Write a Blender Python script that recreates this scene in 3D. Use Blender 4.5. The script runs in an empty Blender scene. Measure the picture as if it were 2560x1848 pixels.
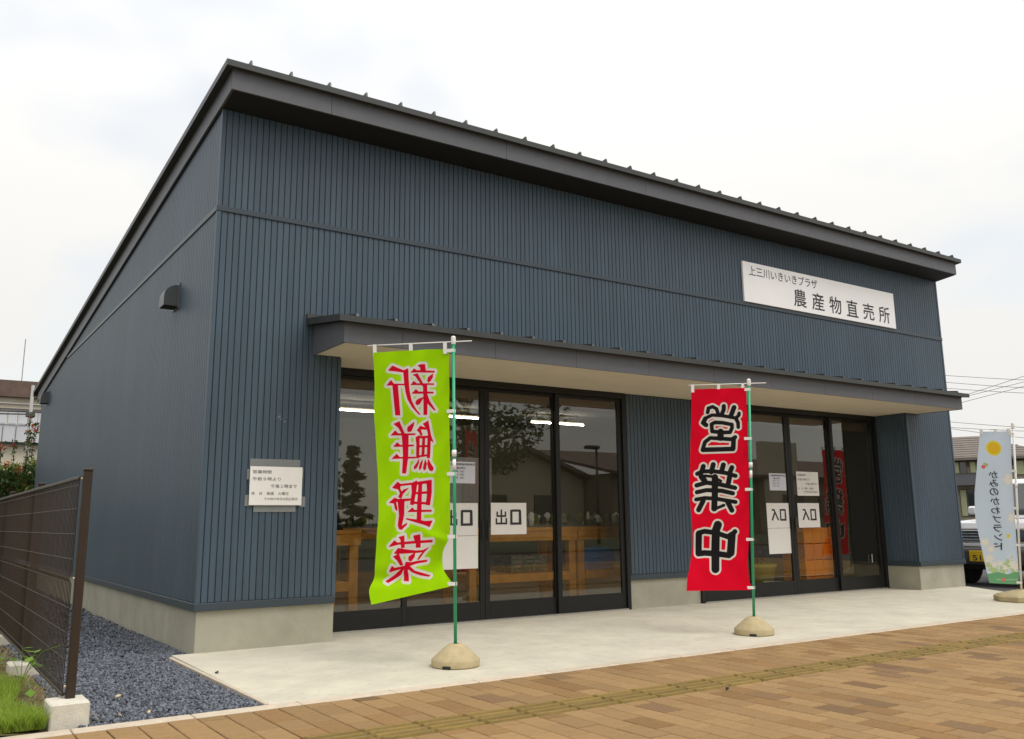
import bpy, bmesh, math, random
import numpy as np
from mathutils import Vector, Matrix
random.seed(7); RNG = np.random.default_rng(7)
SC = bpy.context.scene
COL = SC.collection
R = math.radians

# ------------------------------------------------------------------ camera
CAM_POS = (-2.0346, -7.5607, 1.0033)
RT = Vector((0.82980818, -0.55796398, -0.00972547))
UP = Vector((-0.09955846, -0.16516715, 0.98122776))
FW = Vector((0.54909608, 0.81326257, 0.19260709))
cam = bpy.data.cameras.new('camera'); cam_ob = bpy.data.objects.new('camera', cam); COL.objects.link(cam_ob)
cam_ob.matrix_world = Matrix(((RT.x, UP.x, -FW.x, CAM_POS[0]), (RT.y, UP.y, -FW.y, CAM_POS[1]), (RT.z, UP.z, -FW.z, CAM_POS[2]), (0, 0, 0, 1)))
cam.sensor_width = 36; cam.lens = 31.488; cam.shift_y = -0.02351; cam.clip_end = 3000; cam.clip_start = 0.05
SC.camera = cam_ob

# ------------------------------------------------------------------ sky, sun, exposure
SUN_EL, SUN_DIR = 60, (0.30, -0.62)          # bright overcast, glow from the front right
world = bpy.data.worlds.new('World'); SC.world = world; world.use_nodes = True
nt = world.node_tree; nt.nodes.clear()
o = nt.nodes.new('ShaderNodeOutputWorld'); bg = nt.nodes.new('ShaderNodeBackground')
sky = nt.nodes.new('ShaderNodeTexSky'); sky.sky_type = 'NISHITA'; sky.sun_disc = False
sky.sun_elevation = R(SUN_EL); sky.sun_rotation = math.atan2(SUN_DIR[0], SUN_DIR[1]); sky.air_density = 1.2; sky.dust_density = 0.4
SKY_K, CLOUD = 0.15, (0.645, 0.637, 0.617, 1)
sc_ = nt.nodes.new('ShaderNodeVectorMath'); sc_.operation = 'SCALE'; sc_.inputs['Scale'].default_value = 1.0
tc = nt.nodes.new('ShaderNodeTexCoord'); mp = nt.nodes.new('ShaderNodeMapping'); mp.inputs['Scale'].default_value = (1, 1, 1.9); mp.inputs['Location'].default_value = (4.4, 9.2, 0.3)
nz = nt.nodes.new('ShaderNodeTexNoise'); nz.inputs['Scale'].default_value = 2.1; nz.inputs['Detail'].default_value = 3.5; nz.inputs['Roughness'].default_value = 0.55
rp = nt.nodes.new('ShaderNodeMapRange'); rp.inputs['From Min'].default_value = 0.36; rp.inputs['From Max'].default_value = 0.53; rp.inputs['To Min'].default_value = 0.62; rp.inputs['To Max'].default_value = 1.0
mx = nt.nodes.new('ShaderNodeMix'); mx.data_type = 'RGBA'
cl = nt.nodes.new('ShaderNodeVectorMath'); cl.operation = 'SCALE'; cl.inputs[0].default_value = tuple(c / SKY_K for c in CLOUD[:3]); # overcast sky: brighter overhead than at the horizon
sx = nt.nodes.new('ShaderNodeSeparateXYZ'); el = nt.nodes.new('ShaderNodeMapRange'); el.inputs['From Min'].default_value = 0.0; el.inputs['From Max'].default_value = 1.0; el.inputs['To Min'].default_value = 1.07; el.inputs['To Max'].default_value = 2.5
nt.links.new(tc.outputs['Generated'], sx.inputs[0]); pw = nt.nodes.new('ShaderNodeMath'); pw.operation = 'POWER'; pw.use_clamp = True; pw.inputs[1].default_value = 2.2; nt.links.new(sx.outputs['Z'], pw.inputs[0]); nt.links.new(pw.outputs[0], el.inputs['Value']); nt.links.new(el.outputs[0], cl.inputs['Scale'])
L = nt.links.new
L(tc.outputs['Generated'], mp.inputs['Vector']); L(mp.outputs[0], nz.inputs['Vector']); L(nz.outputs['Fac'], rp.inputs['Value'])
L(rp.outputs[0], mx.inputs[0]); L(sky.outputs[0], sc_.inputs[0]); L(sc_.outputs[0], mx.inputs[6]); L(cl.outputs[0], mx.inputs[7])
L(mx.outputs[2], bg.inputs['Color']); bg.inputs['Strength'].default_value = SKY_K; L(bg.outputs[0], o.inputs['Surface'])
sl = bpy.data.lights.new('sun', 'SUN'); sl.energy = 1.25; sl.angle = R(32); sl.color = (1, 0.96, 0.9)
so = bpy.data.objects.new('sun', sl); COL.objects.link(so)
hz = math.cos(R(SUN_EL)) / math.hypot(*SUN_DIR)
so.rotation_euler = Vector((SUN_DIR[0] * hz, SUN_DIR[1] * hz, math.sin(R(SUN_EL)))).to_track_quat('Z', 'Y').to_euler()
vs = SC.view_settings; vs.view_transform = 'Standard'; vs.look = 'None'; vs.exposure = 0.36; vs.gamma = 1; vs.use_curve_mapping = False
SC.cycles.use_denoising = True; SC.cycles.max_bounces = 8; SC.cycles.transparent_max_bounces = 16

# ------------------------------------------------------------------ helpers
def tag(ob, label=None, cat=None, group=None, kind=None):
    if label: ob['label'] = label
    if cat: ob['category'] = cat
    if group: ob['group'] = group
    if kind: ob['kind'] = kind
    return ob
def link(name, me, parent=None, loc=None, rz=0.0):
    ob = bpy.data.objects.new(name, me); COL.objects.link(ob)
    if parent is not None: ob.parent = parent
    if loc is not None: ob.location = loc
    if rz: ob.rotation_euler = (0, 0, rz)
    return ob
def empty(name, loc=(0, 0, 0), rz=0.0): return link(name, None, None, loc, rz)
class MB:
    """collects polygons for one mesh"""
    def __init__(s): s.v = []; s.f = []; s.m = []
    def add(s, vs, fs, mi=0):
        b = len(s.v); s.v += [tuple(v) for v in vs]; s.f += [tuple(b + i for i in f) for f in fs]; s.m += [mi] * len(fs); return s
    def box(s, x0, x1, y0, y1, z0, z1, mi=0):
        return s.add([(x0, y0, z0), (x1, y0, z0), (x1, y1, z0), (x0, y1, z0), (x0, y0, z1), (x1, y0, z1), (x1, y1, z1), (x0, y1, z1)],
                     [(0, 3, 2, 1), (4, 5, 6, 7), (0, 1, 5, 4), (1, 2, 6, 5), (2, 3, 7, 6), (3, 0, 4, 7)], mi)
    def bbox(s, x0, x1, y0, y1, z0, z1, b=0.01, mi=0):
        """box with chamfered edges"""
        vs = []; ix = {}
        for i, x in enumerate((x0, x1)):
            for j, y in enumerate((y0, y1)):
                for k, z in enumerate((z0, z1)):
                    sx, sy, sz = (1 - 2 * i) * b, (1 - 2 * j) * b, (1 - 2 * k) * b
                    for a, p in enumerate(((x, y + sy, z + sz), (x + sx, y, z + sz), (x + sx, y + sy, z))):
                        ix[i, j, k, a] = len(vs); vs.append(p)
        fs = []
        for i in (0, 1):
            fs.append([ix[i, j, k, 0] for j, k in ((0, 0), (1, 0), (1, 1), (0, 1))])
            fs.append([ix[j, i, k, 1] for j, k in ((0, 0), (1, 0), (1, 1), (0, 1))])
            fs.append([ix[j, k, i, 2] for j, k in ((0, 0), (1, 0), (1, 1), (0, 1))])
            for k in (0, 1):
                fs.append([ix[i, k, 0, 0], ix[i, k, 1, 0], ix[i, k, 1, 1], ix[i, k, 0, 1]])
                fs.append([ix[i, 0, k, 0], ix[i, 1, k, 0], ix[i, 1, k, 2], ix[i, 0, k, 2]])
                fs.append([ix[0, i, k, 1], ix[1, i, k, 1], ix[1, i, k, 2], ix[0, i, k, 2]])
                for l in (0, 1): fs.append([ix[i, k, l, 0], ix[i, k, l, 1], ix[i, k, l, 2]])
        s.add(vs, fs, mi); return s
    def prism(s, poly, h0, h1, axis='z', mi=0):
        """poly of 2D points extruded along axis (x: (y,z), y: (x,z), z: (x,y))"""
        def p(a, h): return {'x': (h, a[0], a[1]), 'y': (a[0], h, a[1]), 'z': (a[0], a[1], h)}[axis]
        n = len(poly); vs = [p(a, h0) for a in poly] + [p(a, h1) for a in poly]
        fs = [tuple(range(n)), tuple(range(2 * n - 1, n - 1, -1))] + [(i, i + n, (i + 1) % n + n, (i + 1) % n) for i in range(n)]
        return s.add(vs, fs, mi)
    def tube(s, pts, r, n=8, mi=0, cap=True):
        pts = [Vector(p) for p in pts]; rs = r if isinstance(r, (list, tuple)) else [r] * len(pts); vs = []; fs = []
        for i, p in enumerate(pts):
            d = (pts[min(i + 1, len(pts) - 1)] - pts[max(i - 1, 0)]).normalized()
            u = d.cross(Vector((0, 0, 1)) if abs(d.z) < 0.9 else Vector((1, 0, 0))).normalized(); w = d.cross(u)
            for k in range(n):
                a = 2 * math.pi * k / n + math.pi / n; vs.append(p + (u * math.cos(a) + w * math.sin(a)) * rs[i])
        for i in range(len(pts) - 1):
            for k in range(n): fs.append((i * n + k, i * n + (k + 1) % n, (i + 1) * n + (k + 1) % n, (i + 1) * n + k))
        if cap: fs += [tuple(range(n - 1, -1, -1)), tuple(range((len(pts) - 1) * n, len(pts) * n))]
        return s.add(vs, fs, mi)
    def lathe(s, prof, n=24, c=(0, 0), mi=0):
        vs = []; fs = []
        for r, z in prof:
            for k in range(n): a = 2 * math.pi * k / n; vs.append((c[0] + r * math.cos(a), c[1] + r * math.sin(a), z))
        for i in range(len(prof) - 1):
            for k in range(n): fs.append((i * n + k, i * n + (k + 1) % n, (i + 1) * n + (k + 1) % n, (i + 1) * n + k))
        fs += [tuple(range(n - 1, -1, -1)), tuple(range((len(prof) - 1) * n, len(prof) * n))]
        return s.add(vs, fs, mi)
    def mesh(s, name, mats, smooth=False, recalc=True):
        me = bpy.data.meshes.new(name); me.from_pydata(s.v, [], s.f)
        for m in (mats if isinstance(mats, (list, tuple)) else [mats]): me.materials.append(m)
        if any(s.m): me.polygons.foreach_set('material_index', s.m)
        if recalc:
            bm = bmesh.new(); bm.from_mesh(me); bmesh.ops.recalc_face_normals(bm, faces=bm.faces); bm.to_mesh(me); bm.free()
        if smooth: me.shade_smooth()
        me.update(); return me
    def build(s, name, mats, parent=None, smooth=False, loc=None, rz=0.0, recalc=True):
        return link(name, s.mesh(name, mats, smooth, recalc), parent, loc, rz)
def raw_mesh(name, V, F, mats):
    """numpy vertices and equal-sized faces"""
    V = np.asarray(V, np.float32); F = np.asarray(F, np.int32); n, k = F.shape
    me = bpy.data.meshes.new(name); me.vertices.add(len(V)); me.vertices.foreach_set('co', V.ravel())
    me.loops.add(n * k); me.loops.foreach_set('vertex_index', F.ravel()); me.polygons.add(n)
    me.polygons.foreach_set('loop_start', np.arange(0, n * k, k, dtype=np.int32)); me.polygons.foreach_set('loop_total', np.full(n, k, np.int32))
    for m in (mats if isinstance(mats, (list, tuple)) else [mats]): me.materials.append(m)
    me.update(calc_edges=True); return me
def copy_tree(ob, parent=None, loc=None):
    c = ob.copy(); COL.objects.link(c); c.parent = parent
    if loc is not None: c.location = loc
    for ch in list(ob.children): copy_tree(ch, c)
    return c

# ------------------------------------------------------------------ materials
def mat(name, col, rough=0.6, metal=0.0, var=0.0, scale=6.0, bump=0.0, bscale=60.0, spec=0.5, col2=None, rnd=0.0, dirt=0.0):
    """principled material with noise mottling (var / col2), bump, per-object or per-island variation (rnd) and speckled wear (dirt)"""
    m = bpy.data.materials.new(name); m.use_nodes = True; t = m.node_tree; b = t.nodes['Principled BSDF']; l = t.links.new
    b.inputs['Roughness'].default_value = rough; b.inputs['Metallic'].default_value = metal; b.inputs['Specular IOR Level'].default_value = spec
    tc = t.nodes.new('ShaderNodeTexCoord'); c = (*col, 1); out = None
    def rgb(a): n = t.nodes.new('ShaderNodeRGB'); n.outputs[0].default_value = a; return n.outputs[0]
    out = rgb(c)
    def mixc(f, a, bb, mode='MIX'):
        n = t.nodes.new('ShaderNodeMix'); n.data_type = 'RGBA'; n.blend_type = mode
        l(f, n.inputs[0]) if not isinstance(f, float) else setattr(n.inputs[0], 'default_value', f)
        l(a, n.inputs[6]); l(bb, n.inputs[7]); return n.outputs[2]
    def noise(sc, det=4, ro=0.55, lo=0.3, hi=0.7):
        n = t.nodes.new('ShaderNodeTexNoise'); n.inputs['Scale'].default_value = sc; n.inputs['Detail'].default_value = det; n.inputs['Roughness'].default_value = ro
        l(tc.outputs['Object'], n.inputs['Vector']); r = t.nodes.new('ShaderNodeMapRange'); r.inputs['From Min'].default_value = lo; r.inputs['From Max'].default_value = hi
        l(n.outputs['Fac'], r.inputs['Value']); return r.outputs[0]
    if col2 is not None: out = mixc(noise(scale), out, rgb((*col2, 1)))
    if var:
        f = noise(scale * 2.3, 5, 0.65); k = t.nodes.new('ShaderNodeMapRange'); l(f, k.inputs['Value']); k.inputs['To Min'].default_value = 1 - var; k.inputs['To Max'].default_value = 1 + var
        v = t.nodes.new('ShaderNodeVectorMath'); v.operation = 'SCALE'; l(out, v.inputs[0]); l(k.outputs[0], v.inputs['Scale']); out = v.outputs[0]
    if rnd:
        oi = t.nodes.new('ShaderNodeObjectInfo'); g = t.nodes.new('ShaderNodeNewGeometry'); a = t.nodes.new('ShaderNodeMath'); a.operation = 'ADD'
        l(oi.outputs['Random'], a.inputs[0]); l(g.outputs['Random Per Island'], a.inputs[1]); fr = t.nodes.new('ShaderNodeMath'); fr.operation = 'FRACT'; l(a.outputs[0], fr.inputs[0])
        k = t.nodes.new('ShaderNodeMapRange'); l(fr.outputs[0], k.inputs['Value']); k.inputs['To Min'].default_value = 1 - rnd; k.inputs['To Max'].default_value = 1 + rnd
        v = t.nodes.new('ShaderNodeVectorMath'); v.operation = 'SCALE'; l(out, v.inputs[0]); l(k.outputs[0], v.inputs['Scale']); out = v.outputs[0]
    if dirt:
        f = noise(scale * 9, 6, 0.7, 0.56, 0.72); k = t.nodes.new('ShaderNodeMath'); k.operation = 'MULTIPLY'; l(f, k.inputs[0]); k.inputs[1].default_value = dirt
        out = mixc(k.outputs[0], out, rgb((col[0] * 0.45, col[1] * 0.42, col[2] * 0.38, 1)))
    l(out, b.inputs['Base Color'])
    if bump:
        n = t.nodes.new('ShaderNodeTexNoise'); n.inputs['Scale'].default_value = bscale; n.inputs['Detail'].default_value = 6; l(tc.outputs['Object'], n.inputs['Vector'])
        bp = t.nodes.new('ShaderNodeBump'); bp.inputs['Strength'].default_value = bump; bp.inputs['Distance'].default_value = 0.01; l(n.outputs['Fac'], bp.inputs['Height']); l(bp.outputs[0], b.inputs['Normal'])
    return m
M = {}
def siding_mat(name, col):
    """coated steel with faint vertical streaks and blotches laid out in world space"""
    m = mat(name, col, 0.48, 0, 0, 5, 0.04, 300, 0.5, None, 0.06); t = m.node_tree; b = t.nodes['Principled BSDF']; l = t.links.new; src = b.inputs['Base Color'].links[0].from_socket
    g = t.nodes.new('ShaderNodeNewGeometry'); out = src
    for sc, sz, amp in (((28, 28, 0.9), 1.0, 0.10), ((1.3, 1.3, 0.8), 1.0, 0.10), ((160, 160, 160), 1.0, 0.05)):
        mp = t.nodes.new('ShaderNodeMapping'); mp.inputs['Scale'].default_value = sc; l(g.outputs['Position'], mp.inputs['Vector']); n = t.nodes.new('ShaderNodeTexNoise'); n.inputs['Scale'].default_value = sz; n.inputs['Detail'].default_value = 4; l(mp.outputs[0], n.inputs['Vector'])
        k = t.nodes.new('ShaderNodeMapRange'); k.inputs['From Min'].default_value = 0.3; k.inputs['From Max'].default_value = 0.7; k.inputs['To Min'].default_value = 1 - amp; k.inputs['To Max'].default_value = 1 + amp; l(n.outputs['Fac'], k.inputs['Value'])
        v = t.nodes.new('ShaderNodeVectorMath'); v.operation = 'SCALE'; l(out, v.inputs[0]); l(k.outputs[0], v.inputs['Scale']); out = v.outputs[0]
    l(out, b.inputs['Base Color']); return m
M['siding'] = siding_mat('siding', (0.048, 0.077, 0.106))
M['trim'] = mat('trim', (0.036, 0.052, 0.066), 0.4, 0, 0.06, 3)
M['fascia'] = mat('fascia', (0.106, 0.108, 0.120), 0.5, 0, 0.07, 4, 0.03, 200, 0.5, None, 0.03)
M['roof'] = mat('roof', (0.040, 0.042, 0.040), 0.45, 0, 0.12, 3)
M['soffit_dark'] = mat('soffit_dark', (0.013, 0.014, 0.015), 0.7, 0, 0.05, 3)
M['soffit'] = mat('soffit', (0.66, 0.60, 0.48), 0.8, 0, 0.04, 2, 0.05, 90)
M['concrete'] = mat('concrete', (0.41, 0.39, 0.31), 0.85, 0, 0.08, 2.2, 0.12, 70, 0.3, (0.345, 0.325, 0.25), 0, 0.22)
M['slab'] = mat('slab', (0.570, 0.530, 0.420), 0.85, 0, 0.09, 1.6, 0.10, 80, 0.3, (0.50, 0.46, 0.375), 0, 0.42)
M['kerb'] = mat('kerb', (0.52, 0.44, 0.34), 0.9, 0, 0.10, 5, 0.2, 120, 0.3, None, 0.06, 0.2)
M['footblock'] = mat('footblock', (0.60, 0.56, 0.47), 0.9, 0, 0.10, 8, 0.25, 90, 0.3, None, 0, 0.3)
M['frame'] = mat('frame', (0.011, 0.011, 0.010), 0.45, 0.0, 0.08, 5, 0, 1, 0.35)
M['sill'] = mat('sill', (0.55, 0.53, 0.5), 0.35, 0.9)
M['paver_tan'] = mat('paver_tan', (0.295, 0.182, 0.080), 0.9, 0, 0.13, 14, 0.35, 260, 0.25, (0.262, 0.164, 0.074), 0.13, 0.25)
M['paver_brown'] = mat('paver_brown', (0.238, 0.138, 0.056), 0.9, 0, 0.14, 14, 0.35, 260, 0.25, None, 0.13, 0.2)
M['paver_dark'] = mat('paver_dark', (0.185, 0.112, 0.055), 0.9, 0, 0.14, 14, 0.35, 260, 0.25, None, 0.14, 0.2)
M['joint'] = mat('joint', (0.050, 0.030, 0.016), 1.0, 0, 0.3, 20, 0.4, 150)
M['tactile'] = mat('tactile', (0.245, 0.162, 0.043), 0.85, 0, 0.16, 12, 0.3, 220, 0.3, (0.185, 0.13, 0.045), 0.12, 0.3)
M['asphalt'] = mat('asphalt', (0.062, 0.060, 0.058), 0.95, 0, 0.2, 0.8, 0.3, 40)
M['gravel'] = mat('gravel', (0.118, 0.128, 0.150), 0.85, 0, 0.25, 20, 0.2, 120, 0.4, None, 0.55)
M['gravel_bed'] = mat('gravel_bed', (0.035, 0.040, 0.052), 1.0, 0, 0.4, 30, 0.8, 70)
M['pebble'] = mat('pebble', (0.62, 0.48, 0.30), 0.8, 0, 0.2, 20)
M['soil'] = mat('soil', (0.17, 0.12, 0.06), 1.0, 0, 0.35, 9, 0.6, 60, 0.2, (0.09, 0.095, 0.03))
M['verge'] = mat('verge', (0.05, 0.062, 0.025), 0.95, 0, 0.3, 0.6)
M['fence'] = mat('fence', (0.034, 0.019, 0.010), 0.5, 0.2, 0.1, 6)
M['bolt'] = mat('bolt', (0.55, 0.5, 0.38), 0.35, 0.8)
M['vent'] = mat('vent', (0.10, 0.105, 0.11), 0.4, 0.3, 0.08, 10)
M['black'] = mat('black', (0.01, 0.01, 0.01), 0.7)
M['ink'] = mat('ink', (0.028, 0.026, 0.03), 0.6)
M['ink_grey'] = mat('ink_grey', (0.16, 0.15, 0.16), 0.7)
M['paper'] = mat('paper', (0.80, 0.77, 0.73), 0.7, 0, 0.02, 3)
M['paper_blue'] = mat('paper_blue', (0.66, 0.66, 0.74), 0.7, 0, 0.02, 3)
M['sign'] = mat('sign', (0.90, 0.89, 0.88), 0.35, 0, 0.02, 1)
M['tape'] = mat('tape', (0.20, 0.21, 0.21), 0.35, 0, 0.1, 20)
M['pole_green'] = mat('pole_green', (0.018, 0.33, 0.15), 0.35)
M['plastic_white'] = mat('plastic_white', (0.80, 0.78, 0.75), 0.4)
M['base_cone'] = mat('base_cone', (0.46, 0.37, 0.21), 0.85, 0, 0.12, 9, 0.15, 60, 0.3, (0.40, 0.33, 0.19), 0, 0.3)
M['wood'] = mat('wood', (0.76, 0.36, 0.055), 0.5, 0, 0.15, 4, 0.05, 40, 0.4, (0.66, 0.29, 0.04))
M['in_wall'] = mat('in_wall', (0.15, 0.135, 0.09), 0.9, 0, 0.04, 1)
M['in_floor'] = mat('in_floor', (0.12, 0.11, 0.085), 0.6, 0, 0.1, 2)
M['blind'] = mat('blind', (0.16, 0.125, 0.085), 0.8, 0, 0.06, 5)
M['plastic_blue'] = mat('plastic_blue', (0.06, 0.26, 0.75), 0.4)
M['plastic_orange'] = mat('plastic_orange', (0.95, 0.33, 0.012), 0.45, 0, 0.05, 4)
M['pot'] = mat('pot', (0.46, 0.42, 0.06), 0.5)
M['grocery'] = mat('grocery', (0.06, 0.11, 0.03), 0.7, 0, 0.5, 9, 0, 1, 0.4, (0.20, 0.17, 0.10), 0.4)
M['steel'] = mat('steel', (0.62, 0.62, 0.60), 0.3, 0.9)
M['bark'] = mat('bark', (0.10, 0.075, 0.05), 0.95, 0, 0.3, 8, 0.6, 30)
M['car_paint'] = mat('car_paint', (0.80, 0.79, 0.80), 0.22, 0, 0.01, 1, 0, 1, 0.6)
M['car_dark'] = mat('car_dark', (0.075, 0.068, 0.062), 0.55, 0, 0.06, 6)
M['rubber'] = mat('rubber', (0.02, 0.02, 0.02), 0.85, 0, 0.2, 20)
M['plate'] = mat('plate', (0.80, 0.50, 0.01), 0.5)
M['chrome'] = mat('chrome', (0.75, 0.75, 0.75), 0.12, 1.0)
M['wall_cream'] = mat('wall_cream', (0.58, 0.52, 0.40), 0.9, 0, 0.06, 0.5)
M['wall_metal'] = mat('wall_metal', (0.58, 0.58, 0.60), 0.6, 0, 0.06, 0.6)
M['wall_tan'] = mat('wall_tan', (0.30, 0.26, 0.20), 0.9, 0, 0.08, 0.6)
M['wall_brown'] = mat('wall_brown', (0.11, 0.085, 0.06), 0.9, 0, 0.08, 0.6)
M['roof_brown'] = mat('roof_brown', (0.17, 0.145, 0.125), 0.85, 0, 0.12, 0.7, 0.2, 6)
M['roof_rust'] = mat('roof_rust', (0.13, 0.085, 0.065), 0.85, 0, 0.3, 0.5)
M['curtain'] = mat('curtain', (0.42, 0.44, 0.26), 0.8, 0, 0.1, 3)
M['pane_white'] = mat('pane_white', (0.66, 0.68, 0.70), 0.25, 0, 0.04, 0.6)
M['pole_grey'] = mat('pole_grey', (0.34, 0.33, 0.31), 0.8, 0, 0.08, 2)
M['wire'] = mat('wire', (0.03, 0.03, 0.032), 0.6)
def glass_mat(name, tint, ior=1.5, boost=0.0):
    m = bpy.data.materials.new(name); m.use_nodes = True; t = m.node_tree; t.nodes.clear(); l = t.links.new
    o = t.nodes.new('ShaderNodeOutputMaterial'); tr = t.nodes.new('ShaderNodeBsdfTransparent'); tr.inputs[0].default_value = (*tint, 1)
    gl = t.nodes.new('ShaderNodeBsdfGlossy'); gl.inputs['Roughness'].default_value = 0.0; gl.inputs['Color'].default_value = (0.95, 0.92, 0.86, 1)
    fr = t.nodes.new('ShaderNodeFresnel'); fr.inputs['IOR'].default_value = ior; ad = t.nodes.new('ShaderNodeMath'); ad.operation = 'MULTIPLY_ADD'; ad.inputs[1].default_value = 1.5; ad.inputs[2].default_value = boost
    mx = t.nodes.new('ShaderNodeMixShader'); l(fr.outputs[0], ad.inputs[0]); l(ad.outputs[0], mx.inputs[0]); l(tr.outputs[0], mx.inputs[1]); l(gl.outputs[0], mx.inputs[2]); l(mx.outputs[0], o.inputs['Surface']); return m
M['glass'] = glass_mat('glass', (0.95, 0.93, 0.86), 1.52, 0.04)
M['house_glass'] = mat('house_glass', (0.03, 0.035, 0.04), 0.06, 0, 0, 1, 0, 1, 0.8)
M['car_glass'] = mat('car_glass', (0.05, 0.06, 0.065), 0.05, 0, 0, 1, 0, 1, 0.9)
def emit_mat(name, col, s):
    m = bpy.data.materials.new(name); m.use_nodes = True; b = m.node_tree.nodes['Principled BSDF']; b.inputs['Base Color'].default_value = (*col, 1)
    b.inputs['Emission Color'].default_value = (*col, 1); b.inputs['Emission Strength'].default_value = s; return m
M['lamp_lit'] = emit_mat('lamp_lit', (1, 0.95, 0.85), 24.0)
def leaf_mat(name, c1, c2, trans=0.3):
    m = bpy.data.materials.new(name); m.use_nodes = True; t = m.node_tree; t.nodes.clear(); l = t.links.new
    o = t.nodes.new('ShaderNodeOutputMaterial'); g = t.nodes.new('ShaderNodeNewGeometry'); mx = t.nodes.new('ShaderNodeMix'); mx.data_type = 'RGBA'
    mx.inputs[6].default_value = (*c1, 1); mx.inputs[7].default_value = (*c2, 1); l(g.outputs['Random Per Island'], mx.inputs[0])
    d = t.nodes.new('ShaderNodeBsdfPrincipled'); d.inputs['Roughness'].default_value = 0.55; d.inputs['Specular IOR Level'].default_value = 0.35; tr = t.nodes.new('ShaderNodeBsdfTranslucent'); ms = t.nodes.new('ShaderNodeMixShader'); ms.inputs[0].default_value = trans
    l(mx.outputs[2], d.inputs['Base Color']); l(mx.outputs[2], tr.inputs[0]); l(d.outputs[0], ms.inputs[1]); l(tr.outputs[0], ms.inputs[2]); l(ms.outputs[0], o.inputs['Surface']); return m
M['grass'] = leaf_mat('grass', (0.21, 0.34, 0.03), (0.38, 0.48, 0.07), 0.45)
M['straw'] = leaf_mat('straw', (0.36, 0.26, 0.10), (0.48, 0.36, 0.16), 0.2)
M['leaf'] = leaf_mat('leaf', (0.035, 0.075, 0.016), (0.075, 0.125, 0.03))
M['leaf_dark'] = leaf_mat('leaf_dark', (0.018, 0.042, 0.014), (0.04, 0.07, 0.02))
M['leaf_hedge'] = leaf_mat('leaf_hedge', (0.03, 0.065, 0.015), (0.085, 0.14, 0.03))
M['leaf_bright'] = leaf_mat('leaf_bright', (0.16, 0.22, 0.045), (0.26, 0.28, 0.07))
M['leaf_red'] = leaf_mat('leaf_red', (0.40, 0.05, 0.035), (0.52, 0.16, 0.08))
M['leaf_weed'] = leaf_mat('leaf_weed', (0.17, 0.33, 0.03), (0.26, 0.42, 0.05), 0.4)
M['flower'] = leaf_mat('flower', (0.35, 0.07, 0.08), (0.45, 0.30, 0.28), 0.2)

# ------------------------------------------------------------------ lettering
_tc = {}
def text_mesh(body, bold=0.0):
    """flat triangulated lettering normalised to a unit box (x right, y up)"""
    k = (body, bold)
    if k not in _tc:
        cu = bpy.data.curves.new('lettering', 'FONT'); cu.body = body; cu.size = 1; cu.offset = bold; cu.resolution_u = 4
        ob = bpy.data.objects.new('lettering', cu); COL.objects.link(ob); dg = bpy.context.evaluated_depsgraph_get(); dg.update()
        me = bpy.data.meshes.new_from_object(ob.evaluated_get(dg)); bpy.data.objects.remove(ob); bpy.data.curves.remove(cu)
        V = np.empty(len(me.vertices) * 3); me.vertices.foreach_get('co', V); V = V.reshape(-1, 3)[:, :2]
        F = [tuple(p.vertices) for p in me.polygons]; lo = V.min(0); hi = V.max(0); V = (V - lo) / (hi - lo); bpy.data.meshes.remove(me); _tc[k] = (V, F)
    return _tc[k]
def lettering(items, y, material, parent, name='lettering'):
    """items: (text, x0, x1, z0, z1, bold) printed on a sheet that faces -y at depth y; one mesh per call"""
    for body, x0, x1, z0, z1, bold in items:
        if body in GLYPHS: V, F = GLYPHS[body]
        else: V, F = text_mesh(body, bold)
        MB().add([(x0 + a * (x1 - x0), y, z0 + b * (z1 - z0)) for a, b in V], F).build(name, material, parent, recalc=False)
def _rects(*rs):
    V = []; F = []
    for r in rs:
        b = len(V); q = r if isinstance(r, list) else [(r[0], r[2]), (r[1], r[2]), (r[1], r[3]), (r[0], r[3])]; V += q; F.append(tuple(range(b, b + len(q))))
    return V, F
# heavy hand-cut characters of the door papers
GLYPHS = {'出': _rects((0.43, 0.57, 0.12, 1.0), (0.0, 0.14, 0.0, 0.42), (0.86, 1.0, 0.0, 0.42), (0.14, 0.86, 0.0, 0.12), (0.08, 0.21, 0.50, 0.86), (0.79, 0.92, 0.50, 0.86), (0.21, 0.43, 0.50, 0.62), (0.57, 0.79, 0.50, 0.62)),
          '口': _rects([(0.0, 0.0), (0.20, 0.0), (0.20, 1.0), (0.0, 0.97)], [(0.76, 0.0), (1.0, 0.0), (0.97, 0.90), (0.90, 1.0), (0.76, 1.0)], (0.20, 0.76, 0.0, 0.15), (0.20, 0.76, 0.85, 1.0)),
          '入': _rects([(0.10, 0.86), (0.33, 0.86), (0.84, 0.0), (1.0, 0.09), (0.45, 1.0), (0.10, 1.0)], [(0.40, 0.74), (0.53, 0.60), (0.17, 0.0), (0.0, 0.08)])}

# ================================================================== GROUND
ZG = -0.02
mb = MB(); mb.add([(-900, -900, -0.085), (900, -900, -0.085), (900, 900, -0.085), (-900, 900, -0.085)], [(0, 1, 2, 3)])
tag(mb.build('ground', M['asphalt']), kind='structure')

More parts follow.
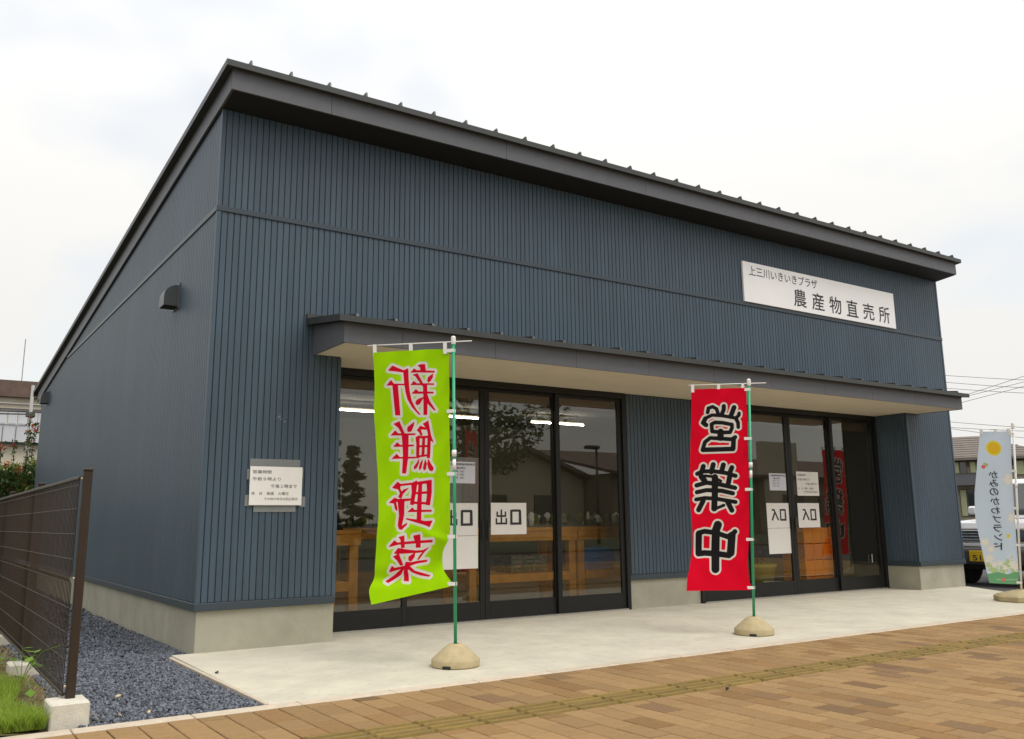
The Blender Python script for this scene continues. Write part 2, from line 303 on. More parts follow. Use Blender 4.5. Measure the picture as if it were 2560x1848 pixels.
# brick pavement: bed with pavers laid along y in columns 0.15 wide, broken by one line of tactile tiles
PV_X0, PV_X1, PV_Y0, PV_Y1 = -3.6, 17.4, -2.362, -9.4
mb = MB(); mb.box(PV_X0, PV_X1, PV_Y1, PV_Y0, -0.10, ZG - 0.015)
pavement = tag(mb.build('pavement', M['joint']), kind='structure')
TY0, TY1 = -3.128, -3.423
def paver_mesh(l, w, mats, name='paver'):
    g = 0.0034; b = 0.004; h = 0.02; x0, x1, y0, y1 = -w / 2 + g, w / 2 - g, -l / 2 + g, l / 2 - g
    v = [(x0, y0, -h), (x1, y0, -h), (x1, y1, -h), (x0, y1, -h), (x0, y0, -b), (x1, y0, -b), (x1, y1, -b), (x0, y1, -b), (x0 + b, y0 + b, 0), (x1 - b, y0 + b, 0), (x1 - b, y1 - b, 0), (x0 + b, y1 - b, 0)]
    f = [(8, 9, 10, 11)] + [(i, (i + 1) % 4, 4 + (i + 1) % 4, 4 + i) for i in range(4)] + [(4 + i, 4 + (i + 1) % 4, 8 + (i + 1) % 4, 8 + i) for i in range(4)]
    return MB().add(v, f), v, f
cells = []
PW, PL = 0.15, 0.25
def in_view(x, y, z=ZG):
    d = Vector((x, y, z)) - Vector(CAM_POS); w = d.dot(FW)
    if w < 0.2: return None
    u = 1280 + 2239.15 * d.dot(RT) / w; v = 864 - 2239.15 * d.dot(UP) / w
    return (u, v, w) if -60 < u < 2620 and -60 < v < 1908 else None
i = 0; x = PV_X0
while x < PV_X1 - 0.01:
    col_i = round(x / PW)
    for (ya, yb, ph) in ((PV_Y0, TY0, 0.09), (TY1, PV_Y1, 0.04)):
        y = ya + (0.0 if col_i % 2 else 0.125) + ph * 0.5 + (0.0)
        y = ya
        first = (0.25 if col_i % 2 else 0.125) - (0.015 if ya == PV_Y0 else 0.04)
        cuts = [ya]; yy = ya - first
        while yy > yb + 0.035: cuts.append(yy); yy -= PL
        cuts.append(yb)
        for a, b in zip(cuts[:-1], cuts[1:]): cells.append((x + PW / 2, (a + b) / 2, a - b))
    x = round(x + PW, 4)
prng = random.Random(3)
def pick():
    r = prng.random(); return 'paver_dark' if r < 0.075 else 'paver_brown' if r < 0.22 else 'paver_tan'
cells = [(c, pick()) for c in cells]
vis = sorted([(in_view(c[0], c[1])[2], k) for k, (c, m) in enumerate(cells) if in_view(c[0], c[1])])
near = {k for _, k in vis[:300]}
cache = {}; rest = MB(); names = ['paver_tan', 'paver_brown', 'paver_dark']
for k, ((cx, cy, l), m) in enumerate(cells):
    dz = prng.uniform(-0.0012, 0.0012); tilt = (prng.uniform(-0.004, 0.004), prng.uniform(-0.004, 0.004))
    if k in near:
        key = (round(l, 3), m)
        if key not in cache: cache[key] = paver_mesh(l, PW, None)[0].mesh('paver', M[m])
        p = link('paver', cache[key], pavement, (cx, cy, ZG + dz)); p.rotation_euler = (tilt[0], tilt[1], prng.uniform(-0.004, 0.004))
    else:
        _, v, f = paver_mesh(l, PW, None); rest.add([(cx + a, cy + b, ZG + dz + c + a * tilt[1] + b * tilt[0]) for a, b, c in v], f, names.index(m))
tag(rest.build('paver', [M[n] for n in names], pavement, recalc=False), kind='stuff')
tm = MB(); g = 0.003; tw, tl = 0.30, TY0 - TY1
tm.box(-tw / 2 + g, tw / 2 - g, -tl / 2 + g, tl / 2 - g, -0.03, -0.010, 1)
for k in range(4):
    y0 = -tl / 2 + tl / 4 * (k + 0.5)
    v = [(-tw / 2 + 0.008, y0 - 0.024, -0.0105), (tw / 2 - 0.008, y0 - 0.024, -0.0105), (tw / 2 - 0.008, y0 + 0.024, -0.0105), (-tw / 2 + 0.008, y0 + 0.024, -0.0105), (-tw / 2 + 0.016, y0 - 0.016, 0.005), (tw / 2 - 0.016, y0 - 0.016, 0.005), (tw / 2 - 0.016, y0 + 0.016, 0.005), (-tw / 2 + 0.016, y0 + 0.016, 0.005)]
    tm.add(v, [(4, 5, 6, 7), (0, 1, 5, 4), (1, 2, 6, 5), (2, 3, 7, 6), (3, 0, 4, 7)])
tm = tm.mesh('tactile_tile', [M['tactile'], M['paver_dark']])
for k in range(-12, 57): link('tactile_tile', tm, pavement, (0.295 + 0.3 * k + 0.15, (TY0 + TY1) / 2, ZG + prng.uniform(-0.001, 0.001)))

# kerb of short stones between pavement and forecourt
kerb = tag(MB().box(-3.6, 17.4, -2.352, -2.250, -0.2, ZG - 0.012).build('kerb', M['joint']), kind='structure')
km = MB().bbox(-0.297, 0.297, -0.056, 0.056, -0.12, 0.0, 0.005).mesh('kerb_stone', M['kerb'])
for k in range(35): link('kerb_stone', km, kerb, (-3.3 + 0.6 * k, -2.301, ZG + 0.002 + prng.uniform(-0.001, 0.001)))

# concrete forecourt slab, falling slightly to the kerb; its right edge runs off at an angle
mb = MB(); ys = -2.243
SL = lambda y: 0.0 if y > 0 else ZG * y / -2.243 * -1 * -1
top = [(-0.155, ys), (9.75, ys), (11.06, -0.05), (11.06, 0.02), (9.97, 0.02), (9.97, 0.60), (1.17, 0.60), (1.17, 0.02), (-0.155, 0.02)]
zt_ = lambda y: 0.0 if y >= -0.05 else ZG * (-y) / 2.243
n = len(top); mb.add([(x, y, zt_(y)) for x, y in top] + [(x, y, -0.2) for x, y in top], [tuple(range(n))] + [(i, i + n, (i + 1) % n + n, (i + 1) % n) for i in range(n)])
slab = tag(mb.build('forecourt_slab', M['slab']), kind='structure')
MB().bbox(-0.185, -0.157, ys, -0.004, -0.15, -0.010, 0.003).build('slab_edging', M['kerb'], slab)

# gravel strip along the side wall
mb = MB(); mb.box(-1.16, -0.005, -2.245, 13.2, -0.16, -0.055)
gravel_bed = tag(mb.build('gravel_bed', M['gravel_bed']), kind='structure')
def stones(n, x0, x1, y0, y1, s0, s1, z, zj):
    phi = (1 + 5 ** 0.5) / 2; ico = np.array([(-1, phi, 0), (1, phi, 0), (-1, -phi, 0), (1, -phi, 0), (0, -1, phi), (0, 1, phi), (0, -1, -phi), (0, 1, -phi), (phi, 0, -1), (phi, 0, 1), (-phi, 0, -1), (-phi, 0, 1)]) / 1.902
    fa = np.array([(0, 11, 5), (0, 5, 1), (0, 1, 7), (0, 7, 10), (0, 10, 11), (1, 5, 9), (5, 11, 4), (11, 10, 2), (10, 7, 6), (7, 1, 8), (3, 9, 4), (3, 4, 2), (3, 2, 6), (3, 6, 8), (3, 8, 9), (4, 9, 5), (2, 4, 11), (6, 2, 10), (8, 6, 7), (9, 8, 1)])
    V = ico[None] * RNG.uniform(0.45, 1.35, (n, 12, 1)); V = V * RNG.uniform(0.65, 1.2, (n, 1, 3)); q = RNG.normal(size=(n, 4)); q /= np.linalg.norm(q, axis=1)[:, None]
    w, a, b, c = q.T; Rm = np.stack([1 - 2 * (b * b + c * c), 2 * (a * b - c * w), 2 * (a * c + b * w), 2 * (a * b + c * w), 1 - 2 * (a * a + c * c), 2 * (b * c - a * w), 2 * (a * c - b * w), 2 * (b * c + a * w), 1 - 2 * (a * a + b * b)], 1).reshape(n, 3, 3)
    V = np.einsum('nij,nkj->nki', Rm, V) * RNG.uniform(s0, s1, (n, 1, 1))
    P = np.stack([RNG.uniform(x0, x1, n), RNG.uniform(y0, y1, n), z + RNG.uniform(-zj, zj, n)], 1); V += P[:, None]
    F = (fa[None] + 12 * np.arange(n)[:, None, None]).reshape(-1, 3); return V.reshape(-1, 3), F
parts = [stones(19000, -1.15, -0.2, -2.235, 0.3, 0.006, 0.0145, -0.034, 0.014), stones(4200, -0.2, -0.01, 0.0, 1.4, 0.006, 0.015, -0.032, 0.013), stones(12000, -1.15, -0.01, 0.2, 4.0, 0.008, 0.017, -0.034, 0.013), stones(5200, -1.15, -0.01, 4.0, 13.0, 0.014, 0.024, -0.034, 0.013), stones(500, -1.32, -1.12, -2.2, 3.0, 0.007, 0.016, -0.03, 0.006)]
VV = []; FF = []; b = 0
for v, f in parts: VV.append(v); FF.append(f + b); b += len(v)
gs = link('gravel', raw_mesh('gravel', np.concatenate(VV), np.concatenate(FF), M['gravel'])); tag(gs, 'dark blue-grey crushed stone covering the strip beside the side wall', 'gravel', kind='stuff')
for k, (x, y, r, m) in enumerate([(-0.828, -1.488, 0.017, 'pebble'), (-0.927, -2.059, 0.013, 'pebble'), (-0.781, -2.076, 0.015, 'pebble'), (-0.10, -1.012, 0.016, 'gravel'), (2.246, -3.523, 0.011, 'gravel_bed')]):
    v, f = stones(1, -0.001, 0.001, -0.001, 0.001, r, r, 0, 0)
    ob = link('pebble', raw_mesh('pebble', v, f, M[m]), None, (x, y, -0.012 if k < 3 else r * 0.55 - 0.012))
    tag(ob, ['pale tan pebble lying on the gravel near the middle of its front', 'pale tan pebble on the gravel edge, nearer the fence foot', 'pale tan pebble on the gravel edge, nearer the slab corner', 'dark stone lying on the slab edging by the gravel', 'small dark stone on the brick paving below the tactile strip'][k], 'pebble', 'loose pebbles')

# lawn strip left of the fence
mb = MB(); nx, ny = 14, 60; vs_ = []
for j in range(ny + 1):
    for i in range(nx + 1):
        x = -9.0 + (9.0 - 1.165) * (i / nx) ** 0.35; y = -2.245 + 15.5 * j / ny; vs_.append((x, y, -0.03 + 0.035 * min(1, max(0, (-1.25 - x) * 2.5)) + 0.012 * math.sin(3 * x + 2.1 * y)))
mb.add(vs_, [(j * (nx + 1) + i, j * (nx + 1) + i + 1, (j + 1) * (nx + 1) + i + 1, (j + 1) * (nx + 1) + i) for j in range(ny) for i in range(nx)])
tag(mb.build('lawn', M['soil'], smooth=True), kind='structure')
def blades(n, fx, h0, h1, w, lean):
    P = fx(n); h = RNG.uniform(h0, h1, n); a = RNG.uniform(0, 2 * np.pi, n); d = RNG.uniform(0, 2 * np.pi, n); le = RNG.uniform(0.15, 1, n) * lean * h
    s = np.stack([np.cos(a), np.sin(a), 0 * a], 1) * (w * RNG.uniform(0.6, 1.3, n))[:, None]; t = np.stack([np.cos(d), np.sin(d), 0 * d], 1)
    up = np.array([0, 0, 1.0]); m_ = P + t * (le * 0.35)[:, None] + up * (h * 0.6)[:, None]; e = P + t * le[:, None] + up * h[:, None]
    V = np.stack([P - s, P + s, m_ + s * 0.7, m_ - s * 0.7, e], 1).reshape(-1, 3); b = 5 * np.arange(n)[:, None]
    return V, np.concatenate([b + [0, 1, 2], b + [0, 2, 3], b + [3, 2, 4]])
def lawn_pts(n):
    x = -1.36 - RNG.exponential(0.33, n); y = -2.2 + 9.5 * RNG.random(n) ** 1.6; x += 0.05 * np.sin(5 * y) ; return np.stack([x, y, -0.01 + 0 * x], 1)
v1, f1 = blades(34000, lawn_pts, 0.03, 0.105, 0.0028, 1.0)
tag(link('grass', raw_mesh('grass', v1, f1, M['grass'])), 'bright green uncut grass growing left of the brown fence', 'grass', kind='stuff')
v2, f2 = blades(900, lambda n: np.stack([RNG.normal(-1.24, 0.09, n), RNG.uniform(-2.2, 1.5, n), -0.02 + 0 * RNG.random(n)], 1), 0.01, 0.05, 0.0016, 3.0)
tag(link('dry_grass', raw_mesh('dry_grass', v2, f2, M['straw'])), 'dry straw-coloured grass scattered under the fence', 'grass', kind='stuff')

# ================================================================== THE SHOP BUILDING
LX, WY, ZS, ZB, D = 11.097, 11.40, 0.324, 3.700, 0.524
X0, X1, X2, X3 = 1.178, 5.031, 6.169, 9.962      # recess left, door group 1 right, door group 2 left, recess right
ZC0 = 2.488; SLOPE = 0.106
zroof = lambda y, z0=4.63: z0 - SLOPE * y
B = empty('market_building'); tag(B, 'single-storey shop clad in dark slate-blue ribbed siding under a sloping roof', 'building')
# foundation plinth
fi = 0.012; mb = MB()
mb.box(fi, X0, fi, 0.30, -0.2, ZS - 0.005); mb.build('foundation', M['concrete'], B)
MB().box(fi, 0.25, 0.301, WY - fi, -0.2, ZS - 0.005).build('foundation', M['concrete'], B)
MB().box(X1, X2, D + fi, D + 0.2, -0.2, ZS - 0.005).build('foundation', M['concrete'], B)
MB().box(X3, LX - fi, fi, D + 0.3, -0.2, ZS - 0.005).build('foundation', M['concrete'], B)
MB().box(LX - 0.25, LX - fi, D + 0.301, WY - fi, -0.2, ZS - 0.005).build('foundation', M['concrete'], B)
# walls (sheet behind the strips)
RB = 0.0105
mb = MB(); mb.box(RB, X0 - 0.001, RB, 0.15, ZS, 2.5195); mb.box(X3 + RB, LX - RB, RB, 0.15, ZS, 2.5195)
mb.prism([(RB, 2.52), (LX - RB, 2.52), (LX - RB, 4.63), (RB, 4.63)], RB, 0.15, 'y')
front = mb.build('front_wall', M['trim'], B)
side = MB().prism([(0.151, ZS), (WY, ZS), (WY, zroof(WY)), (0.151, zroof(0.151))], RB, 0.15, 'x').build('side_wall', M['trim'], B)
right = MB().prism([(0.151, ZS), (WY, ZS), (WY, zroof(WY)), (0.151, zroof(0.151))], LX - 0.15, LX - RB, 'x').build('side_wall', M['siding'], B)
MB().box(0.151, LX - 0.151, WY - 0.15, WY - 0.001, 0, zroof(WY)).build('rear_wall', M['siding'], B)
mid = MB().box(X1 + 0.001, X2 - 0.001, D + RB, D + 0.15, ZS, ZC0 - 0.002).build('recess_wall', M['trim'], B)
jamb = MB().box(X3 + RB, X3 + 0.10, 0.151, D + 0.15, ZS, ZC0 - 0.002).build('jamb_wall', M['trim'], B)
MB().box(X0 - 0.15, X0 - 0.001, 0.151, D + 0.15, ZS, ZC0 - 0.002).build('jamb_wall', M['siding'], B)
# siding strips: one mesh per orientation, scaled to each strip's height
PITCH = 0.0553
def strip_profile(axis):
    w = PITCH - 0.0062; h = 0.0125; c = 0.003; pr = [(-w / 2, h), (-w / 2, c), (-w / 2 + c, 0), (w / 2 - c, 0), (w / 2, c), (w / 2, h)]
    P = (lambda a, d, z: (a, d, z)) if axis == 'front' else (lambda a, d, z: (d, -a, z))
    v = [P(a, d, 0) for a, d in pr] + [P(a, d, 1) for a, d in pr]; n = len(pr)
    return v, [(i, i + 1, i + 1 + n, i + n) for i in range(n - 1)] + [tuple(range(n - 1, -1, -1)), tuple(range(n, 2 * n))]
SV = {a: strip_profile(a) for a in ('front', 'side')}
SM = {a: MB().add(*SV[a]).mesh('siding_strip', M['siding']) for a in SV}
def strips(parent, axis, a0, a1, fix, z0, z1, single_to=None):
    """strips over [a0,a1] along the wall; z0/z1 may be functions; those before single_to are single objects, the rest one mesh"""
    n = max(1, round((a1 - a0) / PITCH)); p = (a1 - a0) / n; jo = MB()
    for i in range(n):
        a = a0 + p * (i + 0.5); lo = z0(a) if callable(z0) else z0; hi = z1(a) if callable(z1) else z1
        if hi - lo < 0.02: continue
        if single_to is not None and a < single_to:
            ob = link('siding_strip', SM[axis], parent, (a, fix, lo) if axis == 'front' else (fix, a, lo)); ob.scale = (p / PITCH, 1, hi - lo) if axis == 'front' else (1, p / PITCH, hi - lo)
        else:
            v, f = SV[axis]; jo.add([(x + a, y + fix, lo + z * (hi - lo)) if axis == 'front' else (x + fix, y + a, lo + z * (hi - lo)) for x, y, z in v], f)
    if jo.v: tag(jo.build('siding_strip', M['siding'], parent), kind='stuff')
ZT_ = 4.628
strips(front, 'front', 0.035, LX - 0.03, 0, ZB + 0.028, ZT_, 5.6)
strips(front, 'front', 0.035, X0 - 0.028, 0, ZS + 0.062, ZB - 0.006, 5.6)
strips(front, 'front', X0 - 0.028, 10.32, 0, 2.80, ZB - 0.006, 5.6)
strips(front, 'front', 10.32, LX - 0.03, 0, ZS + 0.062, ZB - 0.006)
strips(front, 'front', X3 + 0.03, 10.32, 0, ZS + 0.062, ZC0 - 0.004)
strips(mid, 'front', X1 + 0.03, X2 - 0.03, D, ZS + 0.062, ZC0 - 0.004, 9)
strips(jamb, 'side', 0.03, D - 0.01, X3, ZS + 0.062, ZC0 - 0.004)
strips(side, 'side', 0.035, WY - 0.03, 0, ZS + 0.062, lambda y: min(ZB - 0.006, zroof(y) - 0.003))
strips(side, 'side', 0.035, (4.63 - ZB) / SLOPE - 0.3, 0, ZB + 0.028, lambda y: zroof(y) - 0.003)
# trims
def trim(x0, x1, y0, y1, z0, z1, b=0.003): return MB().bbox(x0, x1, y0, y1, z0, z1, b).build('trim', M['trim'], B)
trim(-0.012, LX + 0.012, -0.012, 0.010, ZB - 0.022, ZB + 0.026); trim(-0.012, 0.010, 0.011, (4.63 - ZB) / SLOPE - 0.35, ZB - 0.022, ZB + 0.026)
for (a, b) in ((-0.018, X0), (X3, LX + 0.018)): trim(a, b, -0.018, 0.010, ZS - 0.002, ZS + 0.058)
trim(-0.018, 0.010, 0.011, WY, ZS - 0.002, ZS + 0.058); trim(X1, X2, D - 0.018, D + 0.010, ZS - 0.002, ZS + 0.058); trim(X3 - 0.018, X3 + 0.010, 0.011, D - 0.001, ZS - 0.002, ZS + 0.058)
for z0, z1 in ((ZS + 0.059, ZB - 0.023), (ZB + 0.027, ZT_ - 0.003)):
    MB().prism([(-0.006, -0.006), (0.03, -0.006), (0.03, 0.004), (0.004, 0.004), (0.004, 0.03), (-0.006, 0.03)], z0, z1, 'z').build('corner_trim', M['siding'], B)
    MB().prism([(LX + 0.006, -0.006), (LX - 0.03, -0.006), (LX - 0.03, 0.004), (LX - 0.004, 0.004), (LX - 0.004, 0.03), (LX + 0.006, 0.03)], z0, z1, 'z').build('corner_trim', M['siding'], B)
MB().box(X0 - 0.028, X0 + 0.004, -0.004, 0.15, ZS + 0.059, ZC0 - 0.004).build('corner_trim', M['siding'], B)
MB().box(X3 - 0.004, X3 + 0.028, -0.004, 0.012, ZS + 0.059, ZC0 - 0.004).build('corner_trim', M['siding'], B)
# main roof
YF, YBK, RX = -0.383, 12.0, 0.083
rz = lambda y, z0: z0 - SLOPE * (y - YF)
roof = MB().prism([(YF, 4.901), (YF, 4.862), (YBK, rz(YBK, 4.862)), (YBK, rz(YBK, 4.901))], -RX, LX + RX, 'x').build('roof', M['roof'], B)
MB().prism([(YF - 0.012, 4.905), (YF - 0.012, 4.850), (YF - 0.001, 4.850), (YF - 0.001, 4.905)], -RX - 0.012, LX + RX + 0.012, 'x').build('drip_edge', M['roof'], roof)
for sx in (-RX - 0.012, LX + RX + 0.001): MB().prism([(YF, 4.912), (YF, 4.850), (YBK, rz(YBK, 4.850)), (YBK, rz(YBK, 4.912))], sx, sx + 0.011, 'x').build('drip_edge', M['roof'], roof)
sm = MB().prism([(YF + 0.004, 4.9005), (YF + 0.02, 4.962), (YBK, rz(YBK, 4.946)), (YBK, rz(YBK, 4.9005))], -0.008, 0.008, 'x').mesh('standing_seam', M['roof'])
for k in range(31): link('standing_seam', sm, roof, (0.12 + 0.3635 * k, 0, 0))
# roof fascia in lengths with fine joints, and soffit
def panels(name, x0, x1, first, step, y0, y1, z0, z1):
    xs = [x0] + [first + step * k for k in range(60) if x0 + 0.1 < first + step * k < x1 - 0.1] + [x1]
    for a, b in zip(xs[:-1], xs[1:]): MB().bbox(a + 0.0012, b - 0.0012, y0, y1, z0, z1, 0.0015).build(name, M['fascia'], B)
panels('fascia_panel', -0.03, LX + 0.03, 0.88, 1.92, -0.335, -0.315, 4.668, 4.861)
for x in (-0.03, LX + 0.01): MB().prism([(-0.314, 4.664), (-0.314, 4.858), (11.85, rz(11.85, 4.851)), (11.85, rz(11.85, 4.657))], x, x + 0.02, 'x').build('fascia_panel', M['fascia'], B)
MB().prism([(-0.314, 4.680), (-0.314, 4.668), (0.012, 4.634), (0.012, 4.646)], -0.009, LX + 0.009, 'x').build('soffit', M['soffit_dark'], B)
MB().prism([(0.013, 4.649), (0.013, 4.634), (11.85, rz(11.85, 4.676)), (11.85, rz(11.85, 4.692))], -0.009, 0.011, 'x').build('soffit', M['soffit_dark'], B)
MB().box(-0.09, LX + 0.09, 12.0, 12.11, 3.49, 3.60).build('gutter', M['roof'], B)
MB().tube([(0.06, 12.05, 3.49), (0.06, 11.7, 3.2), (0.06, 11.46, 3.1), (0.06, 11.46, 0.0)], 0.03, 8).build('downpipe', M['roof'], B)
# canopy
CX0, CX1, CY = 0.9115, 10.269, -0.684
canopy = MB().prism([(-0.750, 2.702), (-0.750, 2.668), (0.0115, 2.770), (0.0115, 2.804)], 0.85, 10.33, 'x').build('canopy', M['roof'], B)
MB().prism([(-0.762, 2.706), (-0.762, 2.655), (-0.751, 2.655), (-0.751, 2.706)], 0.838, 10.342, 'x').build('drip_edge', M['roof'], canopy)
for sx in (0.838, 10.331): MB().prism([(-0.750, 2.712), (-0.750, 2.655), (0.0, 2.757), (0.0, 2.818)], sx, sx + 0.011, 'x').build('drip_edge', M['roof'], canopy)
MB().box(0.835, 10.345, -0.03, 0.0, 2.80, 2.855).build('flashing', M['roof'], canopy)
cs = MB().prism([(-0.748, 2.702), (-0.735, 2.733), (-0.031, 2.83), (-0.031, 2.799)], -0.013, 0.013, 'x').mesh('standing_seam', M['roof'])
for k in range(26): link('standing_seam', cs, canopy, (1.005 + 0.3635 * k, 0, 0))
for x0_, x1_ in [(a, b) for a, b in zip([CX0] + [1.46 + 0.9603 * k for k in range(10)], [1.46 + 0.9603 * k for k in range(10)] + [CX1]) if b > a + 0.05]:
    if x0_ < CX1: MB().bbox(x0_ + 0.0012, min(x1_, CX1) - 0.0012, CY, CY + 0.02, ZC0, 2.668, 0.0015).build('fascia_panel', M['fascia'], canopy)
for x in (CX0, CX1 - 0.02): MB().prism([(CY + 0.021, ZC0), (CY + 0.021, 2.672), (-0.001, 2.764), (-0.001, ZC0)], x, x + 0.02, 'x').build('fascia_panel', M['fascia'], canopy)
mb = MB(); mb.box(CX0 + 0.021, CX1 - 0.021, CY + 0.021, -0.002, ZC0 + 0.006, ZC0 + 0.022); mb.box(X0 + 0.005, X3 - 0.005, -0.001, D + 0.15, ZC0 + 0.006, ZC0 + 0.022); mb.build('soffit', M['soffit'], canopy)
# vent hoods on the side wall
for yc, zc, s in ((1.27, 3.17, 1.0), (10.42, 3.27, 1.0)):
    w, h, d = 0.095 * s, 0.105 * s, 0.14 * s; mb = MB(); prof = [(0.0, -h)] + [(-d, -h + 0.0)] + [(-d * math.cos(R(a)), -h * 0.1 + (h * 1.1) * math.sin(R(a))) for a in range(0, 91, 15)]
    mb.prism([(x, z) for x, z in prof], -w, w, 'y'); hood = mb.build('vent_hood', M['vent'], B, loc=(-0.001, yc, zc))
    MB().box(-d + 0.012, -0.01, -w + 0.012, w - 0.012, -h - 0.004, -h - 0.001).build('vent_opening', M['black'], hood)
    MB().bbox(-0.012, 0.004, -w - 0.02, w + 0.02, -h - 0.02, h + 0.02, 0.003).build('vent_flange', M['vent'], hood)
# door fronts
def door_front(x0, x1, panels_, name):
    fr = MB(); y0, y1 = D - 0.02, D + 0.10
    fr.bbox(x0, x0 + 0.05, y0, y1, 0.0, ZC0 + 0.004, 0.002); fr.bbox(x1 - 0.05, x1, y0, y1, 0.0, ZC0 + 0.004, 0.002); fr.bbox(x0 + 0.0505, x1 - 0.0505, y0, y1, 2.425, ZC0 + 0.004, 0.002)
    f = fr.build('door_frame', M['frame'], B)
    MB().box(x0 + 0.0505, x1 - 0.0505, D - 0.03, D + 0.10, 0.0005, 0.016).build('door_sill', M['sill'], f)
    for a, b, back, hnd in panels_:
        y = D + (0.045 if back else 0.005); st = 0.058; ln = MB()
        ln.bbox(a, a + st, y, y + 0.034, 0.018, 2.423, 0.003); ln.bbox(b - st, b, y, y + 0.034, 0.018, 2.423, 0.003); ln.bbox(a + st, b - st, y + 0.001, y + 0.033, 0.018, 0.190, 0.003); ln.bbox(a + st, b - st, y + 0.001, y + 0.033, 2.385, 2.423, 0.003)
        dr = ln.build('sliding_door', M['frame'], B)
        MB().add([(a + st, y + 0.016, 0.19), (b - st, y + 0.016, 0.19), (b - st, y + 0.016, 2.385), (a + st, y + 0.016, 2.385)], [(0, 1, 2, 3)]).build('glass', M['glass'], dr, recalc=False)
        if hnd is not None: MB().bbox(hnd - 0.012, hnd + 0.012, y - 0.012, y - 0.0005, 0.82, 1.02, 0.003).build('handle', M['frame'], dr)
        MB().bbox(a + 0.03, b - 0.03, D + 0.13, D + 0.19, 2.27, 2.42, 0.006).build('roller_blind', M['blind'], B)
door_front(X0, X1, [(1.229, 2.165, False, None), (2.125, 3.088, True, 3.055), (3.092, 4.055, True, 3.125), (4.010, 4.980, False, None)], 'left')
door_front(X2, X3, [(6.220, 7.150, False, None), (7.105, 8.018, True, 7.985), (8.022, 8.945, True, 8.055), (8.900, 9.911, False, None)], 'right')
MB().bbox(9.62, 9.632, D - 0.012, D + 0.004, 0.37, 0.49, 0.003).build('handle', M['steel'], B)
# interior shell
MB().box(0.151, LX - 0.151, D + 0.151, WY - 0.151, -0.05, -0.001).build('floor', M['in_floor'], B)
MB().box(0.151, LX - 0.151, D + 0.151, WY - 0.151, 2.90, 2.95).build('ceiling', M['in_wall'], B)
mb = MB(); mb.box(0.153, 0.20, D + 0.153, 7.8, 0.0, 2.899); mb.box(LX - 0.20, LX - 0.153, D + 0.153, 7.8, 0.0, 2.899); mb.box(0.2005, LX - 0.2005, 7.75, 7.8, 0.0, 2.899); mb.build('inner_wall', M['in_wall'], B)

# small scuffs in the coating left of the notice
for x, z in ((0.612, 1.905), (0.636, 1.892), (0.624, 1.917), (0.672, 1.872)): MB().bbox(x, x + 0.007, -0.0012, 0.0008, z, z + 0.005, 0.0004).build('paint_scuff', M['paper'], B)

# ================================================================== SIGNS AND PAPERS
s = MB().bbox(6.634, 9.884, -0.030, -0.0015, 3.7275, 4.262, 0.002).build('shop_sign', M['sign']); tag(s, 'long white shop sign with two lines of dark Japanese lettering on the upper wall', 'sign')
lettering([('上三川いきいきプラザ', 6.745, 8.115, 4.085, 4.215, 0.004)] + [(ch, 7.60 + 0.3765 * k, 7.60 + 0.3765 * k + 0.262, 3.785, 4.03, 0.008) for k, ch in enumerate('農産物直売所')], -0.0318, M['ink'], s)
def sheet(name, x0, x1, z0, z1, y, label, m='paper', group='paper sheets on the doors', t=0.0012, tilt=0.0):
    nx = 6; v = []; f = []
    for i in range(nx + 1):
        a = i / nx; v += [(x0 + (x1 - x0) * a, y - 0.0006 - 0.002 * math.sin(a * 3.0 + x0), z0 + tilt * a), (x0 + (x1 - x0) * a, y - 0.0006 - 0.001 * math.sin(a * 2.0 + z0), z1 + tilt * a)]
    for i in range(nx): f.append((2 * i, 2 * i + 2, 2 * i + 3, 2 * i + 1))
    ob = MB().add(v, f).build(name, M[m]); md = ob.modifiers.new('thickness', 'SOLIDIFY'); md.thickness = t; md.offset = 0
    return tag(ob, label, 'paper sign', group)
YP = -0.020
n = sheet('paper_notice', 0.383, 0.842, 1.157, 1.481, YP, 'white opening-hours notice taped to the blue wall left of the doors', 'paper', 'opening hours notices')
HOURS = [('営業時間', .05, .40, .815, .905), ('午前９時より', .05, .58, .63, .725), ('午後１時まで', .40, .90, .445, .545), ('休　日　毎週　火曜日', .035, .735, .26, .345), ('その他の休日は別途表示', .28, .92, .125, .20)]
def hours(ob, x0, x1, z0, z1, y): lettering([(t, x0 + a * (x1 - x0), x0 + b * (x1 - x0), z0 + c * (z1 - z0), z0 + d * (z1 - z0), 0.006) for t, a, b, c, d in HOURS], y, M['ink_grey'], ob)
hours(n, 0.383, 0.842, 1.157, 1.481, YP - 0.0042)
for a, b, c, d in ((0.383, 0.826, 1.470, 1.546), (0.430, 0.797, 1.100, 1.164), (0.362, 0.395, 1.370, 1.458), (0.352, 0.393, 1.150, 1.242), (0.830, 0.855, 1.388, 1.474), (0.832, 0.882, 1.143, 1.232)):
    MB().box(a, b, -0.0065, -0.0055, c, d).build('tape', M['tape'], n)
YG = D + 0.005 + 0.045; 
def glass_y(back): return D + (0.045 if back else 0.005) + 0.0135
yb = glass_y(True)
p1 = sheet('paper_sign', 2.554, 3.010, 0.862, 1.194, yb, 'white exit paper with bold black characters beside the green flag pole')
p1b = sheet('paper_sheet', 2.554, 3.010, 0.527, 0.858, yb, 'blank white paper below the exit paper behind the green pole')
p2 = sheet('paper_sign', 3.171, 3.629, 0.866, 1.198, yb, 'white exit paper with bold black characters on the third glass door')
for ob, x0, z0 in ((p1, 2.554, 0.862), (p2, 3.171, 0.866)): lettering([('出', x0 + 0.058, x0 + 0.205, z0 + 0.105, z0 + 0.262, 0.035), ('口', x0 + 0.245, x0 + 0.392, z0 + 0.100, z0 + 0.262, 0.035)], yb - 0.0038, M['ink'], ob)
